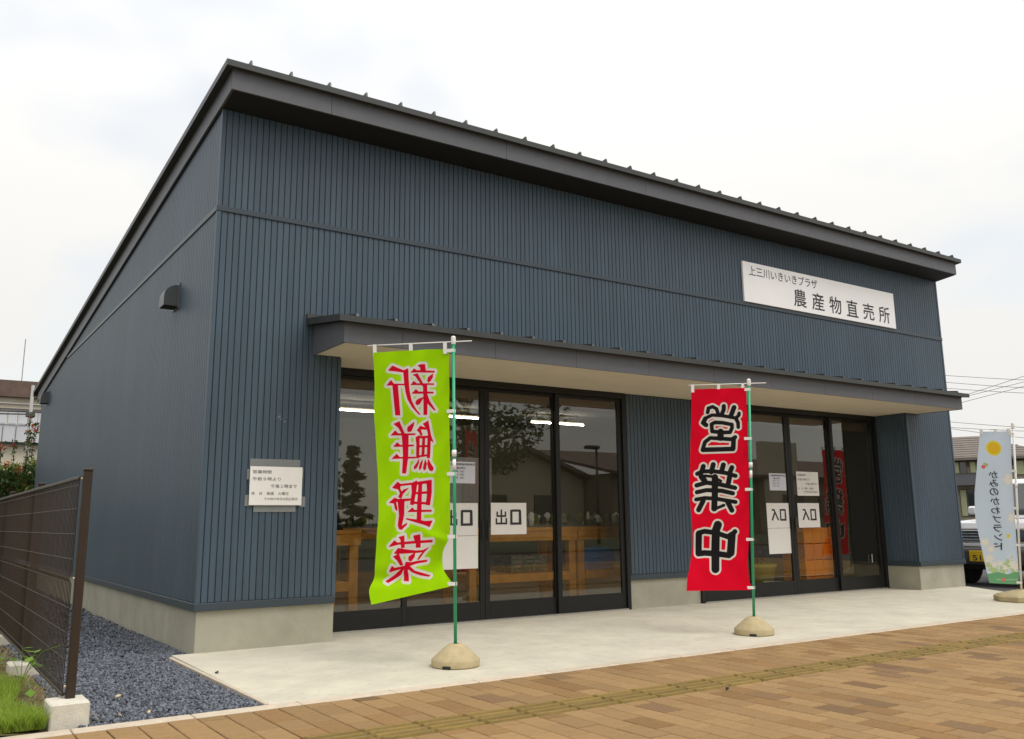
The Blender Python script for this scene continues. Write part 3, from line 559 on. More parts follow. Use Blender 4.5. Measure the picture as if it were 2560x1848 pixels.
CLOSED = [('当農産物直売所休日', .08, .97, .82, .93), ('毎週火曜日', .22, .62, .655, .755), ('29日（火）', .18, .58, .505, .60), ('30日（水）', .18, .58, .355, .45), ('31日（木）', .18, .58, .205, .30)]
def closed(ob, x0, x1, z0, z1, y): lettering([(t, x0 + a * (x1 - x0), x0 + b * (x1 - x0), z0 + c * (z1 - z0), z0 + d * (z1 - z0), 0.008) for t, a, b, c, d in CLOSED], y, M['ink'], ob)
p3 = sheet('paper_notice', 2.647, 2.978, 1.398, 1.622, yb, 'small pale blue closed-days notice above the left exit paper', 'paper_blue'); closed(p3, 2.647, 2.978, 1.398, 1.622, yb - 0.0038)
p4 = sheet('paper_notice', 7.602, 7.942, 1.376, 1.604, yb, 'small pale blue closed-days notice above the entrance paper near red flag', 'paper_blue'); closed(p4, 7.602, 7.942, 1.376, 1.604, yb - 0.0038)
p5 = sheet('paper_notice', 8.163, 8.631, 1.310, 1.638, yb, 'white opening-hours notice on glass above the right entrance paper', 'paper', 'opening hours notices'); hours(p5, 8.163, 8.631, 1.310, 1.638, yb - 0.0040)
p6 = sheet('paper_sign', 7.512, 7.968, 0.880, 1.208, yb, 'white entrance paper with bold characters above a blank sheet')
p6b = sheet('paper_sheet', 7.514, 7.972, 0.546, 0.876, yb, 'blank white paper under the left entrance paper on the glass')
p7 = sheet('paper_sign', 8.145, 8.603, 0.880, 1.209, yb, 'white entrance paper with bold characters above the orange bin')
for ob, x0, z0 in ((p6, 7.512, 0.88), (p7, 8.145, 0.88)): lettering([('入', x0 + 0.085, x0 + 0.235, z0 + 0.095, z0 + 0.250, 0.028), ('口', x0 + 0.258, x0 + 0.385, z0 + 0.095, z0 + 0.250, 0.028)], yb - 0.0038, M['ink'], ob)

# ================================================================== BANNER FLAGS
GREEN_GLYPHS=[[[512,2158],[479,2194],[392,2156],[356,2170],[355,2149],[352,2084],[345,2000],[328,1915],[295,1850],[261,1811],[276,1814],[321,1864],[358,1929],[374,1988],[384,2053],[393,2141]],[[525,2044],[489,2081],[467,2052],[384,2049],[383,2040],[525,2042]],[[477,2043],[435,2039],[416,1807],[456,1810]],[[275,2186],[259,2195],[222,2197],[217,2147],[253,2148],[256,2172]],[[335,2136],[306,2166],[286,2150],[151,2146],[152,2134]],[[319,2117],[279,2126],[240,2051],[259,2052],[296,2107]],[[163,2125],[164,2097],[181,2066],[196,2056],[205,2070],[200,2095]],[[335,2039],[309,2068],[289,2050],[155,2047],[155,2038]],[[326,1973],[294,2006],[276,1987],[158,1982],[159,1971]],[[256,2042],[207,2042],[207,1937],[210,1808],[238,1809],[236,1945],[238,2027]],[[212,1976],[188,1911],[142,1840],[155,1842],[194,1883],[214,1912]],[[236,1943],[266,1894],[285,1884],[298,1895],[295,1916],[276,1932]],[[470,1743],[423,1761],[387,1671],[406,1668],[431,1713]],[[311,1755],[315,1729],[334,1685],[354,1680],[365,1689],[362,1715]],[[492,1656],[458,1692],[435,1669],[301,1667],[303,1657]],[[472,1570],[443,1602],[422,1581],[314,1582],[316,1571]],[[486,1479],[447,1514],[424,1490],[301,1490],[304,1480]],[[408,1668],[357,1664],[359,1490],[375,1367],[401,1368],[397,1497]],[[243,1740],[201,1762],[191,1707],[181,1650],[163,1598],[182,1611],[201,1651],[211,1701]],[[290,1691],[263,1725],[214,1705],[214,1694],[261,1698],[246,1655],[257,1648],[272,1676]],[[299,1634],[269,1654],[270,1589],[277,1481],[296,1482],[293,1590]],[[295,1643],[185,1648],[185,1633],[293,1629]],[[244,1642],[225,1642],[235,1497],[255,1498]],[[205,1646],[183,1645],[190,1479],[212,1480]],[[290,1574],[188,1577],[188,1563],[290,1563]],[[293,1498],[190,1509],[190,1496],[293,1486]],[[275,1473],[278,1445],[296,1408],[314,1397],[317,1414],[298,1439]],[[248,1469],[252,1438],[262,1401],[276,1391],[277,1414],[266,1445]],[[224,1469],[216,1437],[221,1397],[237,1387],[244,1407],[237,1438]],[[201,1472],[182,1437],[159,1402],[166,1382],[188,1383],[202,1406],[209,1437]],[[479,1260],[436,1303],[414,1286],[321,1297],[323,1283],[416,1273],[418,1251],[402,1219],[418,1219],[432,1248]],[[356,1257],[398,1213],[410,1181],[431,1189],[421,1213],[392,1245]],[[501,1148],[460,1185],[436,1175],[340,1178],[344,1163],[450,1155],[442,1118],[440,1088],[455,1102],[463,1144]],[[436,1162],[388,1165],[390,1057],[407,974],[383,989],[362,998],[366,984],[389,965],[403,949],[426,954],[436,982],[427,1057]],[[336,1292],[295,1312],[291,1292],[299,1223],[315,1130],[342,1135],[330,1223]],[[309,1300],[176,1314],[178,1293],[305,1281]],[[215,1303],[176,1314],[178,1221],[192,1127],[222,1131],[211,1222]],[[279,1293],[252,1296],[255,1116],[259,999],[288,1017],[285,1147]],[[320,1223],[190,1231],[190,1215],[320,1210]],[[330,1156],[192,1147],[192,1133],[330,1140]],[[361,1079],[324,1111],[307,1093],[178,1092],[180,1080]],[[374,1033],[277,1020],[229,1010],[171,1013],[193,967],[214,977],[292,1002],[369,1025]],[[500,829],[459,871],[434,854],[300,866],[165,873],[167,857],[418,842],[498,825]],[[426,895],[381,906],[378,819],[401,817],[408,875]],[[315,904],[267,913],[265,818],[301,818],[298,846],[313,889]],[[457,778],[426,815],[371,805],[300,795],[245,798],[197,819],[230,789],[276,781],[451,774]],[[466,753],[420,774],[392,693],[411,689],[435,728]],[[306,781],[310,749],[335,718],[352,726],[352,750],[327,769]],[[228,795],[251,764],[276,732],[287,731],[270,760],[245,788]],[[501,643],[476,685],[455,670],[370,688],[358,714],[339,710],[284,721],[212,728],[216,716],[292,703],[347,685],[417,663],[497,641]],[[372,714],[337,710],[361,653],[352,575],[391,578],[391,639]],[[380,677],[415,622],[510,563],[530,575],[464,618],[403,666]],[[345,684],[307,651],[192,617],[201,608],[261,618],[325,640],[356,663]]]
RED_STROKES=[[[[388,1995],[381,2035],[342,2048],[308,2026],[293,1979]],17.5],[[[239,2050],[240,2017],[258,1975]],20.2],[[[143,2037],[159,1994],[173,1958]],22.2],[[[406,1942],[350,1968],[251,1960],[167,1944],[125,1936],[100,1963],[98,1980]],16.8],[[[410,1938],[430,1899],[404,1877]],21.5],[[[129,1936],[108,1893],[107,1850]],17.5],[[[350,1815],[354,1883],[323,1898],[252,1894],[165,1876],[165,1844],[184,1803],[254,1803],[350,1815]],18.2],[[[271,1810],[272,1753]],29.6],[[[438,1646],[416,1717],[367,1754],[255,1745],[171,1737],[137,1757]],18.8],[[[153,1741],[158,1652]],22.2],[[[435,1644],[298,1646],[160,1647]],22.2],[[[433,1491],[448,1439]],22.9],[[[342,1506],[361,1437]],23.5],[[[250,1500],[266,1443]],23.5],[[[172,1475],[197,1414]],22.9],[[[490,1422],[441,1444],[336,1443],[232,1427],[139,1398]],19.5],[[[452,1397],[424,1358]],26.9],[[[194,1386],[206,1334]],24.2],[[[420,1403],[358,1395],[275,1352]],13.5],[[[497,1315],[407,1339],[303,1325],[146,1288]],20.8],[[[495,1252],[408,1270],[269,1263],[167,1238]],20.2],[[[329,1388],[331,1214]],29.6],[[[503,1185],[426,1198],[322,1191],[144,1158]],18.6],[[[329,1289],[339,1102]],28.8],[[[341,1093],[249,1130]],14.4],[[[440,1173],[483,1090]],22.8],[[[214,1157],[178,1083]],22.8],[[[308,952],[328,899],[338,557]],37.2],[[[484,874],[486,698]],29.6],[[[478,883],[430,895],[326,881],[223,844],[171,871],[154,890]],22.8],[[[182,854],[196,701]],35.5],[[[489,694],[433,700],[329,693],[213,677]],26.2]]
def cloth_mat(name, base, layers, trans=0.3):
    """cloth printed by distance fields: layers = (attribute, threshold, colour), later ones on top"""
    m = bpy.data.materials.new(name); m.use_nodes = True; t = m.node_tree; t.nodes.clear(); l = t.links.new
    rgb = t.nodes.new('ShaderNodeRGB'); rgb.outputs[0].default_value = (*base, 1); out = rgb.outputs[0]
    for at, th, c in layers:
        a = t.nodes.new('ShaderNodeAttribute'); a.attribute_name = at; r = t.nodes.new('ShaderNodeMapRange'); r.inputs['From Min'].default_value = th + 0.0012; r.inputs['From Max'].default_value = th - 0.0012
        l(a.outputs['Fac'], r.inputs['Value']); x = t.nodes.new('ShaderNodeMix'); x.data_type = 'RGBA'; l(r.outputs[0], x.inputs[0]); l(out, x.inputs[6]); x.inputs[7].default_value = (*c, 1); out = x.outputs[2]
    d = t.nodes.new('ShaderNodeBsdfDiffuse'); tr = t.nodes.new('ShaderNodeBsdfTranslucent'); mx = t.nodes.new('ShaderNodeMixShader'); mx.inputs[0].default_value = trans; o = t.nodes.new('ShaderNodeOutputMaterial')
    tc = t.nodes.new('ShaderNodeTexCoord'); nz = t.nodes.new('ShaderNodeTexNoise'); nz.inputs['Scale'].default_value = 500; l(tc.outputs['Object'], nz.inputs['Vector']); bp = t.nodes.new('ShaderNodeBump'); bp.inputs['Strength'].default_value = 0.12; bp.inputs['Distance'].default_value = 0.002; l(nz.outputs['Fac'], bp.inputs['Height']); l(bp.outputs[0], d.inputs['Normal'])
    l(out, d.inputs[0]); l(out, tr.inputs[0]); l(d.outputs[0], mx.inputs[1]); l(tr.outputs[0], mx.inputs[2]); l(mx.outputs[0], o.inputs['Surface']); return m
def sd_poly(P, Q):
    """signed distance of points P (n,2) to polygon Q"""
    d = np.full(len(P), 1e9); ins = np.zeros(len(P), bool)
    for a, b in zip(Q, np.roll(Q, -1, 0)):
        e = b - a; w = P - a; t = np.clip((w @ e) / (e @ e), 0, 1); d = np.minimum(d, ((w - t[:, None] * e) ** 2).sum(1))
        c = (a[1] > P[:, 1]) != (b[1] > P[:, 1])
        with np.errstate(divide='ignore', invalid='ignore'): ins ^= c & (P[:, 0] < (b[0] - a[0]) * (P[:, 1] - a[1]) / (b[1] - a[1] if b[1] != a[1] else 1e-9) + a[0])
    return np.where(ins, -1, 1) * np.sqrt(d)
def sd_line(P, Q, r):
    d = np.full(len(P), 1e9)
    for a, b in zip(Q[:-1], Q[1:]):
        e = b - a; w = P - a; t = np.clip((w @ e) / max(e @ e, 1e-12), 0, 1); d = np.minimum(d, ((w - t[:, None] * e) ** 2).sum(1))
    return np.sqrt(d) - r
def smooth_curve(pts, n):
    p = np.array(pts, float) / 1000; s = np.r_[0, np.cumsum(np.hypot(*np.diff(p, axis=0).T))]; s /= s[-1]; t = np.linspace(0, 1, n)
    out = np.stack([np.interp(t, s, p[:, 0]), np.interp(t, s, p[:, 1])], 1); k = max(3, n // 28) | 1; pad = np.pad(out, ((k // 2, k // 2), (0, 0)), 'edge')
    sm = np.stack([np.convolve(pad[:, i], np.ones(k) / k, 'valid') for i in (0, 1)], 1); w = np.minimum(1, np.minimum(np.arange(n), np.arange(n)[::-1]) / (k / 2))[:, None]; return sm * w + out * (1 - w)
def make_flag(name, base, top, e, left, right, fields, cmat, disp, straps, collars, bar, polem, base_fn, label, nu=130, nv=380, bar_z=None, group='banner flags on the forecourt'):
    root = empty(name, base); tag(root, label, 'flag', group)
    top = Vector(top) - Vector(base); e = Vector(e).normalized(); lean = top / top.z; nrm = lean.cross(e).normalized()
    if nrm.y > 0: nrm = -nrm
    pt = lambda a, z, d=0.0: lean * (z - base[2]) + e * a + nrm * d          # a along the cloth, z world height
    Lc, Rc = smooth_curve(left, nv + 1), smooth_curve(right, nv + 1); u = np.linspace(0, 1, nu + 1)
    A = Rc[:, None, 0] + (Lc - Rc)[:, None, 0] * u[None]; Z = Rc[:, None, 1] + (Lc - Rc)[:, None, 1] * u[None]
    P = np.stack([A.ravel(), Z.ravel()], 1); dd = disp(A, Z, u[None] + 0 * A, np.linspace(0, 1, nv + 1)[:, None] + 0 * A).ravel()
    V = np.outer(P[:, 1] - base[2], np.array(lean)) + np.outer(P[:, 0], np.array(e)) + np.outer(dd, np.array(nrm))
    k = np.arange(nv)[:, None] * (nu + 1) + np.arange(nu)[None]; F = np.stack([k, k + 1, k + nu + 2, k + nu + 1], -1).reshape(-1, 4)
    me = raw_mesh('cloth', V, F, cmat); me.shade_smooth()
    for an, vals in fields(P).items(): me.attributes.new(an, 'FLOAT', 'POINT').data.foreach_set('value', vals.astype(np.float32))
    cl = link('cloth', me, root)
    pl = MB().tube([lean * 0.10, lean * top.z], 0.0125, 12).build('pole', polem, root, True)
    MB().lathe([(0.016, -0.02), (0.019, 0.0), (0.019, 0.035), (0.012, 0.045)], 12).build('cap', M['plastic_white'], pl, loc=lean * top.z)
    for z0, z1, r in collars: MB().tube([pt(0, z0), pt(0, z1)], r, 12).build('collar', M['plastic_white'], pl, True)
    bz = bar_z if bar_z else top.z + base[2] - 0.004
    MB().tube([pt(bar[0], bz), pt(bar[1], bz + 0.006)], 0.0045, 8).build('crossbar', M['plastic_white'], root, True)
    zt = left[0][1] / 1000; al = left[0][0] / 1000; ar = right[0][0] / 1000
    for a in (al - 0.012, (al + ar) / 2, ar + 0.03):
        mb = MB(); q = [pt(a - 0.014, zt - 0.03, 0.004), pt(a + 0.014, zt - 0.03, 0.004), pt(a + 0.014, bz + 0.007, 0.007), pt(a - 0.014, bz + 0.007, 0.007), pt(a - 0.014, bz + 0.007, -0.007), pt(a + 0.014, bz + 0.007, -0.007), pt(a + 0.014, zt - 0.03, -0.004), pt(a - 0.014, zt - 0.03, -0.004)]
        mb.add(q, [(0, 1, 2, 3), (3, 2, 5, 4), (4, 5, 6, 7)]); mb.build('strap', M['plastic_white'], cl, recalc=False)
    for z in straps:
        mb = MB(); h = 0.013; q = [pt(0.055, z - h, 0.004), pt(0.055, z + h, 0.004), pt(0.0, z + h, 0.0155), pt(0.0, z - h, 0.0155), pt(-0.0155, z - h, 0.0), pt(-0.0155, z + h, 0.0), pt(0.0, z + h, -0.0155), pt(0.0, z - h, -0.0155), pt(0.055, z - h, -0.004), pt(0.055, z + h, -0.004)]
        mb.add(q, [(0, 1, 2, 3), (3, 2, 5, 4), (4, 5, 6, 7), (7, 6, 9, 8)]); mb.build('strap', M['plastic_white'], cl, recalc=False)
    base_fn(root); return root, cl, pt, nrm
def cone_base(root):
    mb = MB().lathe([(0.166, 0.0), (0.174, 0.006), (0.176, 0.045), (0.168, 0.056), (0.150, 0.072), (0.105, 0.112), (0.062, 0.146), (0.044, 0.155), (0.020, 0.156), (0.018, 0.13)], 40); b = mb.build('weight_base', M['base_cone'], root, True)
    md = b.modifiers.new('edges', 'EDGE_SPLIT'); md.split_angle = R(40)
    MB().bbox(-0.03, 0.03, -0.181, -0.165, 0.0, 0.022, 0.004).build('foot_notch', M['black'], b, rz=R(-52))
gauss = lambda x, s: np.exp(-(x / s) ** 2)
def g_disp(A, Z, u, v):
    d = 0.014 * np.sin(2 * np.pi * (1.3 * v + 0.25 * u)) * u + 0.008 * np.sin(9 * A + 2.0 * Z)
    d += 0.050 * np.clip((0.62 - Z) / 0.22, 0, 1) ** 1.3 * u - 0.035 * gauss(Z - 0.60, 0.05) * gauss(u - 0.75, 0.35)
    d += -0.06 * gauss(Z - 0.72, 0.13) * np.clip(1 - u * 2.6, 0, 1) + 0.020 * gauss((Z - 0.86) - 0.35 * (A - 0.05), 0.035) * np.clip(1 - u * 1.6, 0, 1)
    d += 0.010 * np.sin(30 * (Z * 0.35 + A)) * gauss(Z - 0.95, 0.35) + 0.012 * gauss(A - 0.22 - 0.35 * (2.3 - Z), 0.05) * gauss(Z - 2.3, 0.5)
    d += 0.006 * np.sin(55 * (A + 0.25 * Z)) * gauss(np.mod(Z + 0.03, 0.46) - 0.2, 0.10) * np.clip(1 - u * 2.2, 0, 1) + 0.006 * np.sin(23 * A - 6 * Z) * np.sin(5 * Z + 1) + 0.0045 * np.sin(41 * (0.6 * A + 0.4 * Z)) * np.cos(4 * Z)
    return d
def r_disp(A, Z, u, v):
    d = 0.018 * np.sin(2 * np.pi * (0.9 * v + 0.3 * u) + 1.0) * u + 0.006 * np.sin(11 * A + 3 * Z) + 0.006 * np.sin(55 * (A + 0.25 * Z)) * gauss(np.mod(Z + 0.03, 0.46) - 0.2, 0.10) * np.clip(1 - u * 2.2, 0, 1) + 0.006 * np.sin(21 * A + 7 * Z) * np.sin(4.5 * Z) + 0.0045 * np.sin(43 * (0.5 * A - 0.4 * Z)) * np.cos(5 * Z)
    return d + 0.05 * np.clip((0.75 - Z) / 0.4, 0, 1) ** 1.5 * u - 0.03 * gauss(Z - 0.72, 0.12) * gauss(u - 0.9, 0.3) + 0.012 * gauss(A - 0.2 - 0.5 * (2.2 - Z), 0.05) * gauss(Z - 2.1, 0.3)
def g_fields(P): return {'ink': np.min([sd_poly(P, np.array(q, float) / 1000) for q in GREEN_GLYPHS], axis=0)}
def r_fields(P): return {'ink': np.min([sd_line(P, np.array(q, float) / 1000, r / 1000) for q, r in RED_STROKES], axis=0)}
CG = cloth_mat('cloth_green', (0.40, 0.76, 0.006), [('ink', 0.0215, (0.80, 0.76, 0.70)), ('ink', 0.002, (0.72, 0.008, 0.035))], 0.35)
CR = cloth_mat('cloth_red', (0.80, 0.007, 0.030), [('ink', 0.0165, (0.78, 0.73, 0.66)), ('ink', 0.0, (0.020, 0.019, 0.020))], 0.35)
gflag = make_flag('banner_flag', (1.399, -1.709, -0.0155), (1.388, -1.682, 2.368), (-0.738, 0.674, 0), [(639, 2306), (625, 2047), (631, 1853), (615, 1597), (593, 1344), (583, 1120), (580, 1036), (592, 833), (609, 624), (623, 566), (645, 528), (640, 480), (619, 411)],
    [(36, 2316), (38, 1837), (32, 1397), (33, 1181), (34, 948), (52, 858), (92, 815), (111, 734), (98, 660), (45, 590), (14, 560), (6, 545)], g_fields, CG, g_disp, (2.300, 1.830, 1.356, 0.896, 0.558), ((1.485, 1.535, 0.018), (1.385, 1.465, 0.0142)), (0.69, -0.145), M['pole_green'], cone_base,
    'lime green banner flag with mirrored red and white characters on a green pole')[0]
rflag = make_flag('banner_flag', (4.46, -1.793, -0.016), (4.525, -1.85, 2.262), (-0.776, 0.631, 0), [(538, 2219), (541, 1880), (552, 1600), (561, 1314), (562, 1205), (548, 1000), (540, 771), (563, 618), (599, 465), (606, 368)],
    [(28, 2220), (20, 1941), (19, 1516), (22, 1025), (31, 802), (48, 598), (38, 463), (10, 370)], r_fields, CR, r_disp, (2.205, 1.742, 1.272, 0.819, 0.391), ((1.472, 1.520, 0.018), (1.375, 1.445, 0.0142)), (0.565, -0.16), M['pole_green'], cone_base,
    'red banner flag with three bold black characters edged in white')[0]
# pale blue flag by the car park
def b_fields(P):
    st = lambda c, r: np.hypot(P[:, 0] - c[0], P[:, 1] - c[1]) - r
    sc = lambda c, r, k: np.hypot(P[:, 0] - c[0], P[:, 1] - c[1]) - r * (1 + 0.22 * np.cos(5 * np.arctan2(P[:, 1] - c[1], P[:, 0] - c[0]) + k))
    wav = P[:, 1] - 0.325 - 0.012 * np.sin(P[:, 0] * 30); fl = np.min([sc((x, z), r, k) for k, (x, z, r) in enumerate([(0.09, 1.45, 0.055), (0.075, 0.99, 0.045), (0.40, 0.70, 0.035), (0.34, 0.62, 0.03), (0.36, 0.50, 0.04), (0.30, 0.42, 0.03), (0.24, 0.44, 0.025), (0.10, 0.44, 0.035), (0.06, 0.40, 0.04), (0.18, 0.39, 0.03)])], axis=0)
    gr = np.min([sc((x, z), r, k) for k, (x, z, r) in enumerate([(0.14, 0.44, 0.05), (0.31, 0.37, 0.05), (0.20, 0.37, 0.045), (0.37, 0.42, 0.03), (0.08, 0.36, 0.04)])], axis=0)
    return {'sun': st((0.245, 1.828), 0.088), 'sun2': st((0.245, 1.828), 0.066), 'berry': st((0.378, 1.607), 0.023), 'leafy': np.minimum(st((0.345, 1.63), 0.02), st((0.365, 1.645), 0.012)), 'green': wav, 'bloom': fl, 'meadow': gr, 'dot': np.minimum(st((0.135, 0.775), 0.026), st((0.10, 0.52), 0.014)), 'mark': st((0.20, 0.245), 0.022),
            'line': np.maximum(np.abs(P[:, 1] - 0.245) - 0.008, np.maximum(np.abs(P[:, 0] - 0.16) - 0.125, -(np.sin(P[:, 0] * 260) + 0.2) * 0.01))}
CB = cloth_mat('cloth_blue', (0.63, 0.74, 0.86), [('bloom', 0.02, (0.72, 0.74, 0.74)), ('meadow', 0.0, (0.50, 0.62, 0.30)), ('bloom', 0.0, (0.82, 0.80, 0.72)), ('green', 0.0, (0.18, 0.42, 0.22)), ('line', 0.0, (0.5, 0.62, 0.5)), ('mark', 0.0, (0.75, 0.2, 0.15)), ('dot', 0.0, (0.80, 0.66, 0.08)), ('sun', 0.0, (0.80, 0.66, 0.05)), ('sun2', 0.0, (0.80, 0.50, 0.04)), ('leafy', 0.0, (0.45, 0.5, 0.2)), ('berry', 0.0, (0.75, 0.16, 0.14))], 0.35)
def b_disp(A, Z, u, v): return 0.07 * np.sin(np.pi * u) * np.sin(np.pi * v) + 0.012 * np.sin(7 * Z + 3 * u) * u
def block_base(root):
    mb = MB(); n = 8; pr = [(0.30, 0.0), (0.31, 0.012), (0.31, 0.06), (0.27, 0.085), (0.10, 0.125), (0.045, 0.135), (0.03, 0.136)]; vs = []; fs = []
    mb.lathe(pr, 8); mb.build('weight_base', M['base_cone'], root, rz=R(20))
bflag, bcl, bpt, bn = make_flag('banner_flag', (9.46, -1.62, -0.0145), (9.155, -1.912, 2.082), (-0.75, 0.66, 0), [(381, 2025), (407, 1849), (441, 1658), (481, 1305), (489, 966), (451, 686), (395, 377), (362, 200)], [(27, 2025), (37, 1768), (39, 1548), (35, 1182), (29, 742), (23, 449), (20, 185)],
    b_fields, CB, b_disp, (1.99, 1.548, 1.10, 0.66, 0.21), ((1.35, 1.40, 0.017),), (0.39, -0.02), M['plastic_white'], block_base, 'pale blue banner flag with yellow sun and mirrored dark lettering by the parked car', 110, 300, 2.05)
mb = MB()
for ch, a, z in zip('かみのかわブランド', (278, 280, 281, 279, 279, 271, 267, 259, 265), (1515, 1412, 1310, 1201, 1092, 983, 876, 768, 655)):
    V, F = text_mesh(ch, 0.012); hw, hh = 0.049, 0.044; mb = MB(); base = bcl.parent.location; vv = []
    for x, y in V:
        aa = a / 1000 + (x - 0.5) * 2 * hw; zz = z / 1000 + (y - 0.5) * 2 * hh; v = min(1, max(0, (2.025 - zz) / 1.83)); lw = np.interp(1 - v, [0, .1, .28, .42, .6, .8, .9, 1], [.362, .395, .451, .489, .481, .441, .407, .381]); u_ = (aa - 0.03) / (lw - 0.03)
        vv.append(bpt(aa, zz, float(b_disp(aa, zz, u_, v)) + 0.006))
    mb.add(vv, F); mb.build('lettering', M['ink'], bcl, recalc=False)
# two more flags stand further right, out of frame; the last door pane reflects them
c = copy_tree(rflag, None, (12.15, -1.62, -0.015)); tag(c, 'red banner flag beyond the right picture edge, mirrored in the last doors'); c.rotation_euler = (0, 0, R(40))
c = copy_tree(bflag, None, (13.15, -1.70, -0.015)); tag(c, 'pale blue banner flag beyond the right picture edge, mirrored in the last door')

# ================================================================== FENCE
FX = -1.180
fence = empty('mesh_fence', (FX, -2.04, 0)); tag(fence, 'dark brown wire mesh fence on posts between lawn and gravel', 'fence')
pm = MB().bbox(-0.023, 0.023, -0.023, 0.023, 0.06, 1.305, 0.007).mesh('post', M['fence']); cm = MB().bbox(-0.026, 0.026, -0.026, 0.026, 1.300, 1.318, 0.005).mesh('post_cap', M['fence'])
bm_ = MB().tube([(-0.034, 0, 0), (-0.024, 0, 0)], 0.008, 8).mesh('bolt', M['bolt']); NP = 6
for k in range(NP):
    p = link('post', pm, fence, (0, 2.0 * k, 0)); link('post_cap', cm, p)
    for z in (1.26, 0.72, 0.16): link('bolt', bm_, p, (0, 0.0, z)); 
    fb = MB().bbox(-0.112, 0.078, -0.155, 0.075, -0.2, 0.100 if k == 0 else 0.055, 0.008).build('foot_block', M['footblock'], fence, loc=(0, 2.0 * k, 0))
for k in range(NP - 1):
    mb = MB(); y0 = 2.0 * k + 0.005
    for i in range(40):
        y = y0 + 0.02 + 0.05 * i
        mb.tube([(-0.036, y, 0.125), (-0.036, y, 0.69), (-0.050, y, 0.72), (-0.036, y, 0.75), (-0.036, y, 1.262)], 0.0034, 4, 0, False)
    tag(mb.build('wire_panel', M['fence'], fence), kind='stuff')
    for z in (1.225, 1.095, 0.957, 0.822, 0.695, 0.566, 0.435, 0.30, 0.165):
        MB().tube([(-0.0405, y0, z), (-0.0405, y0 + 1.99, z)], 0.0026, 5).build('cross_wire', M['fence'], fence)
    MB().bbox(-0.045, -0.027, y0, y0 + 1.99, 1.255, 1.275, 0.004).build('rail', M['fence'], fence); MB().bbox(-0.045, -0.027, y0, y0 + 1.99, 0.112, 0.130, 0.004).build('rail', M['fence'], fence)
# weed climbing through the fence
wd = empty('weed', (-1.26, -0.6, -0.02)); tag(wd, 'small green weed with a few pointed leaves poking through the fence bottom', 'weed')
stems = MB(); lv = MB(); wr = random.Random(5)
for (dx, dy, dz) in ((0.04, -0.98, 0.33), (0.04, -0.5, 0.27), (0.04, -0.32, 0.18), (-0.02, -0.1, 0.24), (-0.08, 0.2, 0.15), (0.02, -0.75, 0.2), (-0.05, -0.9, 0.1)):
    pts = [Vector((0, 0, 0)).lerp(Vector((dx, dy, dz)), t) + Vector((0, 0, 0.06 * math.sin(t * 3.1))) for t in (0, .35, .7, 1)]; stems.tube(pts, 0.0022, 5)
    for t in (0.55, 0.8, 1.0):
        c0 = Vector((0, 0, 0)).lerp(Vector((dx, dy, dz)), t) + Vector((0, 0, 0.06 * math.sin(t * 3.1))); a = wr.uniform(0, 6.28); ln = wr.uniform(0.05, 0.085); d = Vector((math.cos(a), math.sin(a), wr.uniform(-0.5, 0.3))).normalized(); sd = d.cross(Vector((0, 0, 1))).normalized() * ln * 0.36
        lv.add([c0, c0 + d * ln * 0.45 + sd, c0 + d * ln, c0 + d * ln * 0.45 - sd], [(0, 1, 2), (0, 2, 3)])
stems.build('stem', M['leaf_weed'], wd); lv.build('leaf', M['leaf_weed'], wd, recalc=False)

# ================================================================== INSIDE THE SHOP
for k, (a, b, yl, zl) in enumerate(((2.9, 4.25, 5.54, 2.75), (5.0, 6.15, 5.54, 2.75), (7.22, 8.40, 5.54, 2.75), (2.4, 3.6, 2.5, 2.80), (4.6, 5.8, 2.5, 2.80), (7.6, 8.8, 2.5, 2.80))):  # front row of tubes is added, unseen from the camera, to brighten the tables
    lamp = empty('ceiling_lamp', ((a + b) / 2, yl, zl)); tag(lamp, ['lit fluorescent tube showing left of the green flag', 'lit fluorescent tube showing right of the green pole', 'lit fluorescent tube crossing the third and fourth glass doors', 'added fluorescent tube brightening the left tables, unseen behind the door head', 'added fluorescent tube brightening the middle tables, unseen behind the door head', 'added fluorescent tube brightening the entrance, unseen behind the door head'][k], 'lamp', 'lit ceiling lamps')
    h = (b - a) / 2; MB().tube([(-h, 0, 0), (h, 0, 0)], 0.013, 10).build('tube', M['lamp_lit'], lamp, True); MB().bbox(-h - 0.02, h + 0.02, -0.03, 0.03, 0.03, 0.07, 0.008).build('housing', M['in_wall'], lamp)
    for sx in (-1, 1): MB().tube([(sx * h * 0.8, 0, 0.07), (sx * h * 0.8, 0, 2.90 - zl)], 0.008, 8).build('hanger', M['plastic_white'], lamp)
def table(x0, x1, y0, y1, label, shelf=True):
    t = empty('wooden_table', ((x0 + x1) / 2, (y0 + y1) / 2, 0)); tag(t, label, 'table', 'wooden display tables'); w, d = (x1 - x0) / 2, (y1 - y0) / 2
    MB().bbox(-w, w, -d, d, 0.890, 0.930, 0.004).build('tabletop', M['wood'], t); 
    for s_ in (-1, 1): MB().bbox(-w, w, s_ * (d - 0.035) - 0.015, s_ * (d - 0.035) + 0.015, 0.775, 0.889, 0.003).build('apron', M['wood'], t)
    for sx in (-1, 1):
        for sy in (-1, 1): MB().bbox(sx * (w - 0.06) - 0.05, sx * (w - 0.06) + 0.05, sy * (d - 0.09) - 0.04, sy * (d - 0.09) + 0.04, 0.0, 0.774, 0.004).build('leg', M['wood'], t)
    if shelf: MB().bbox(-w + 0.115, w - 0.115, -d + 0.03, d - 0.03, 0.315, 0.41, 0.004).build('shelf', M['wood'], t)
    return t
table(0.40, 1.975, 1.20, 1.95, 'wooden display table seen through the first glass door'); table(3.30, 4.825, 1.20, 1.95, 'wooden display table behind the exit paper and third glass door'); table(4.84, 6.45, 1.20, 1.95, 'wooden display table holding the blue crate, behind the fourth glass door')
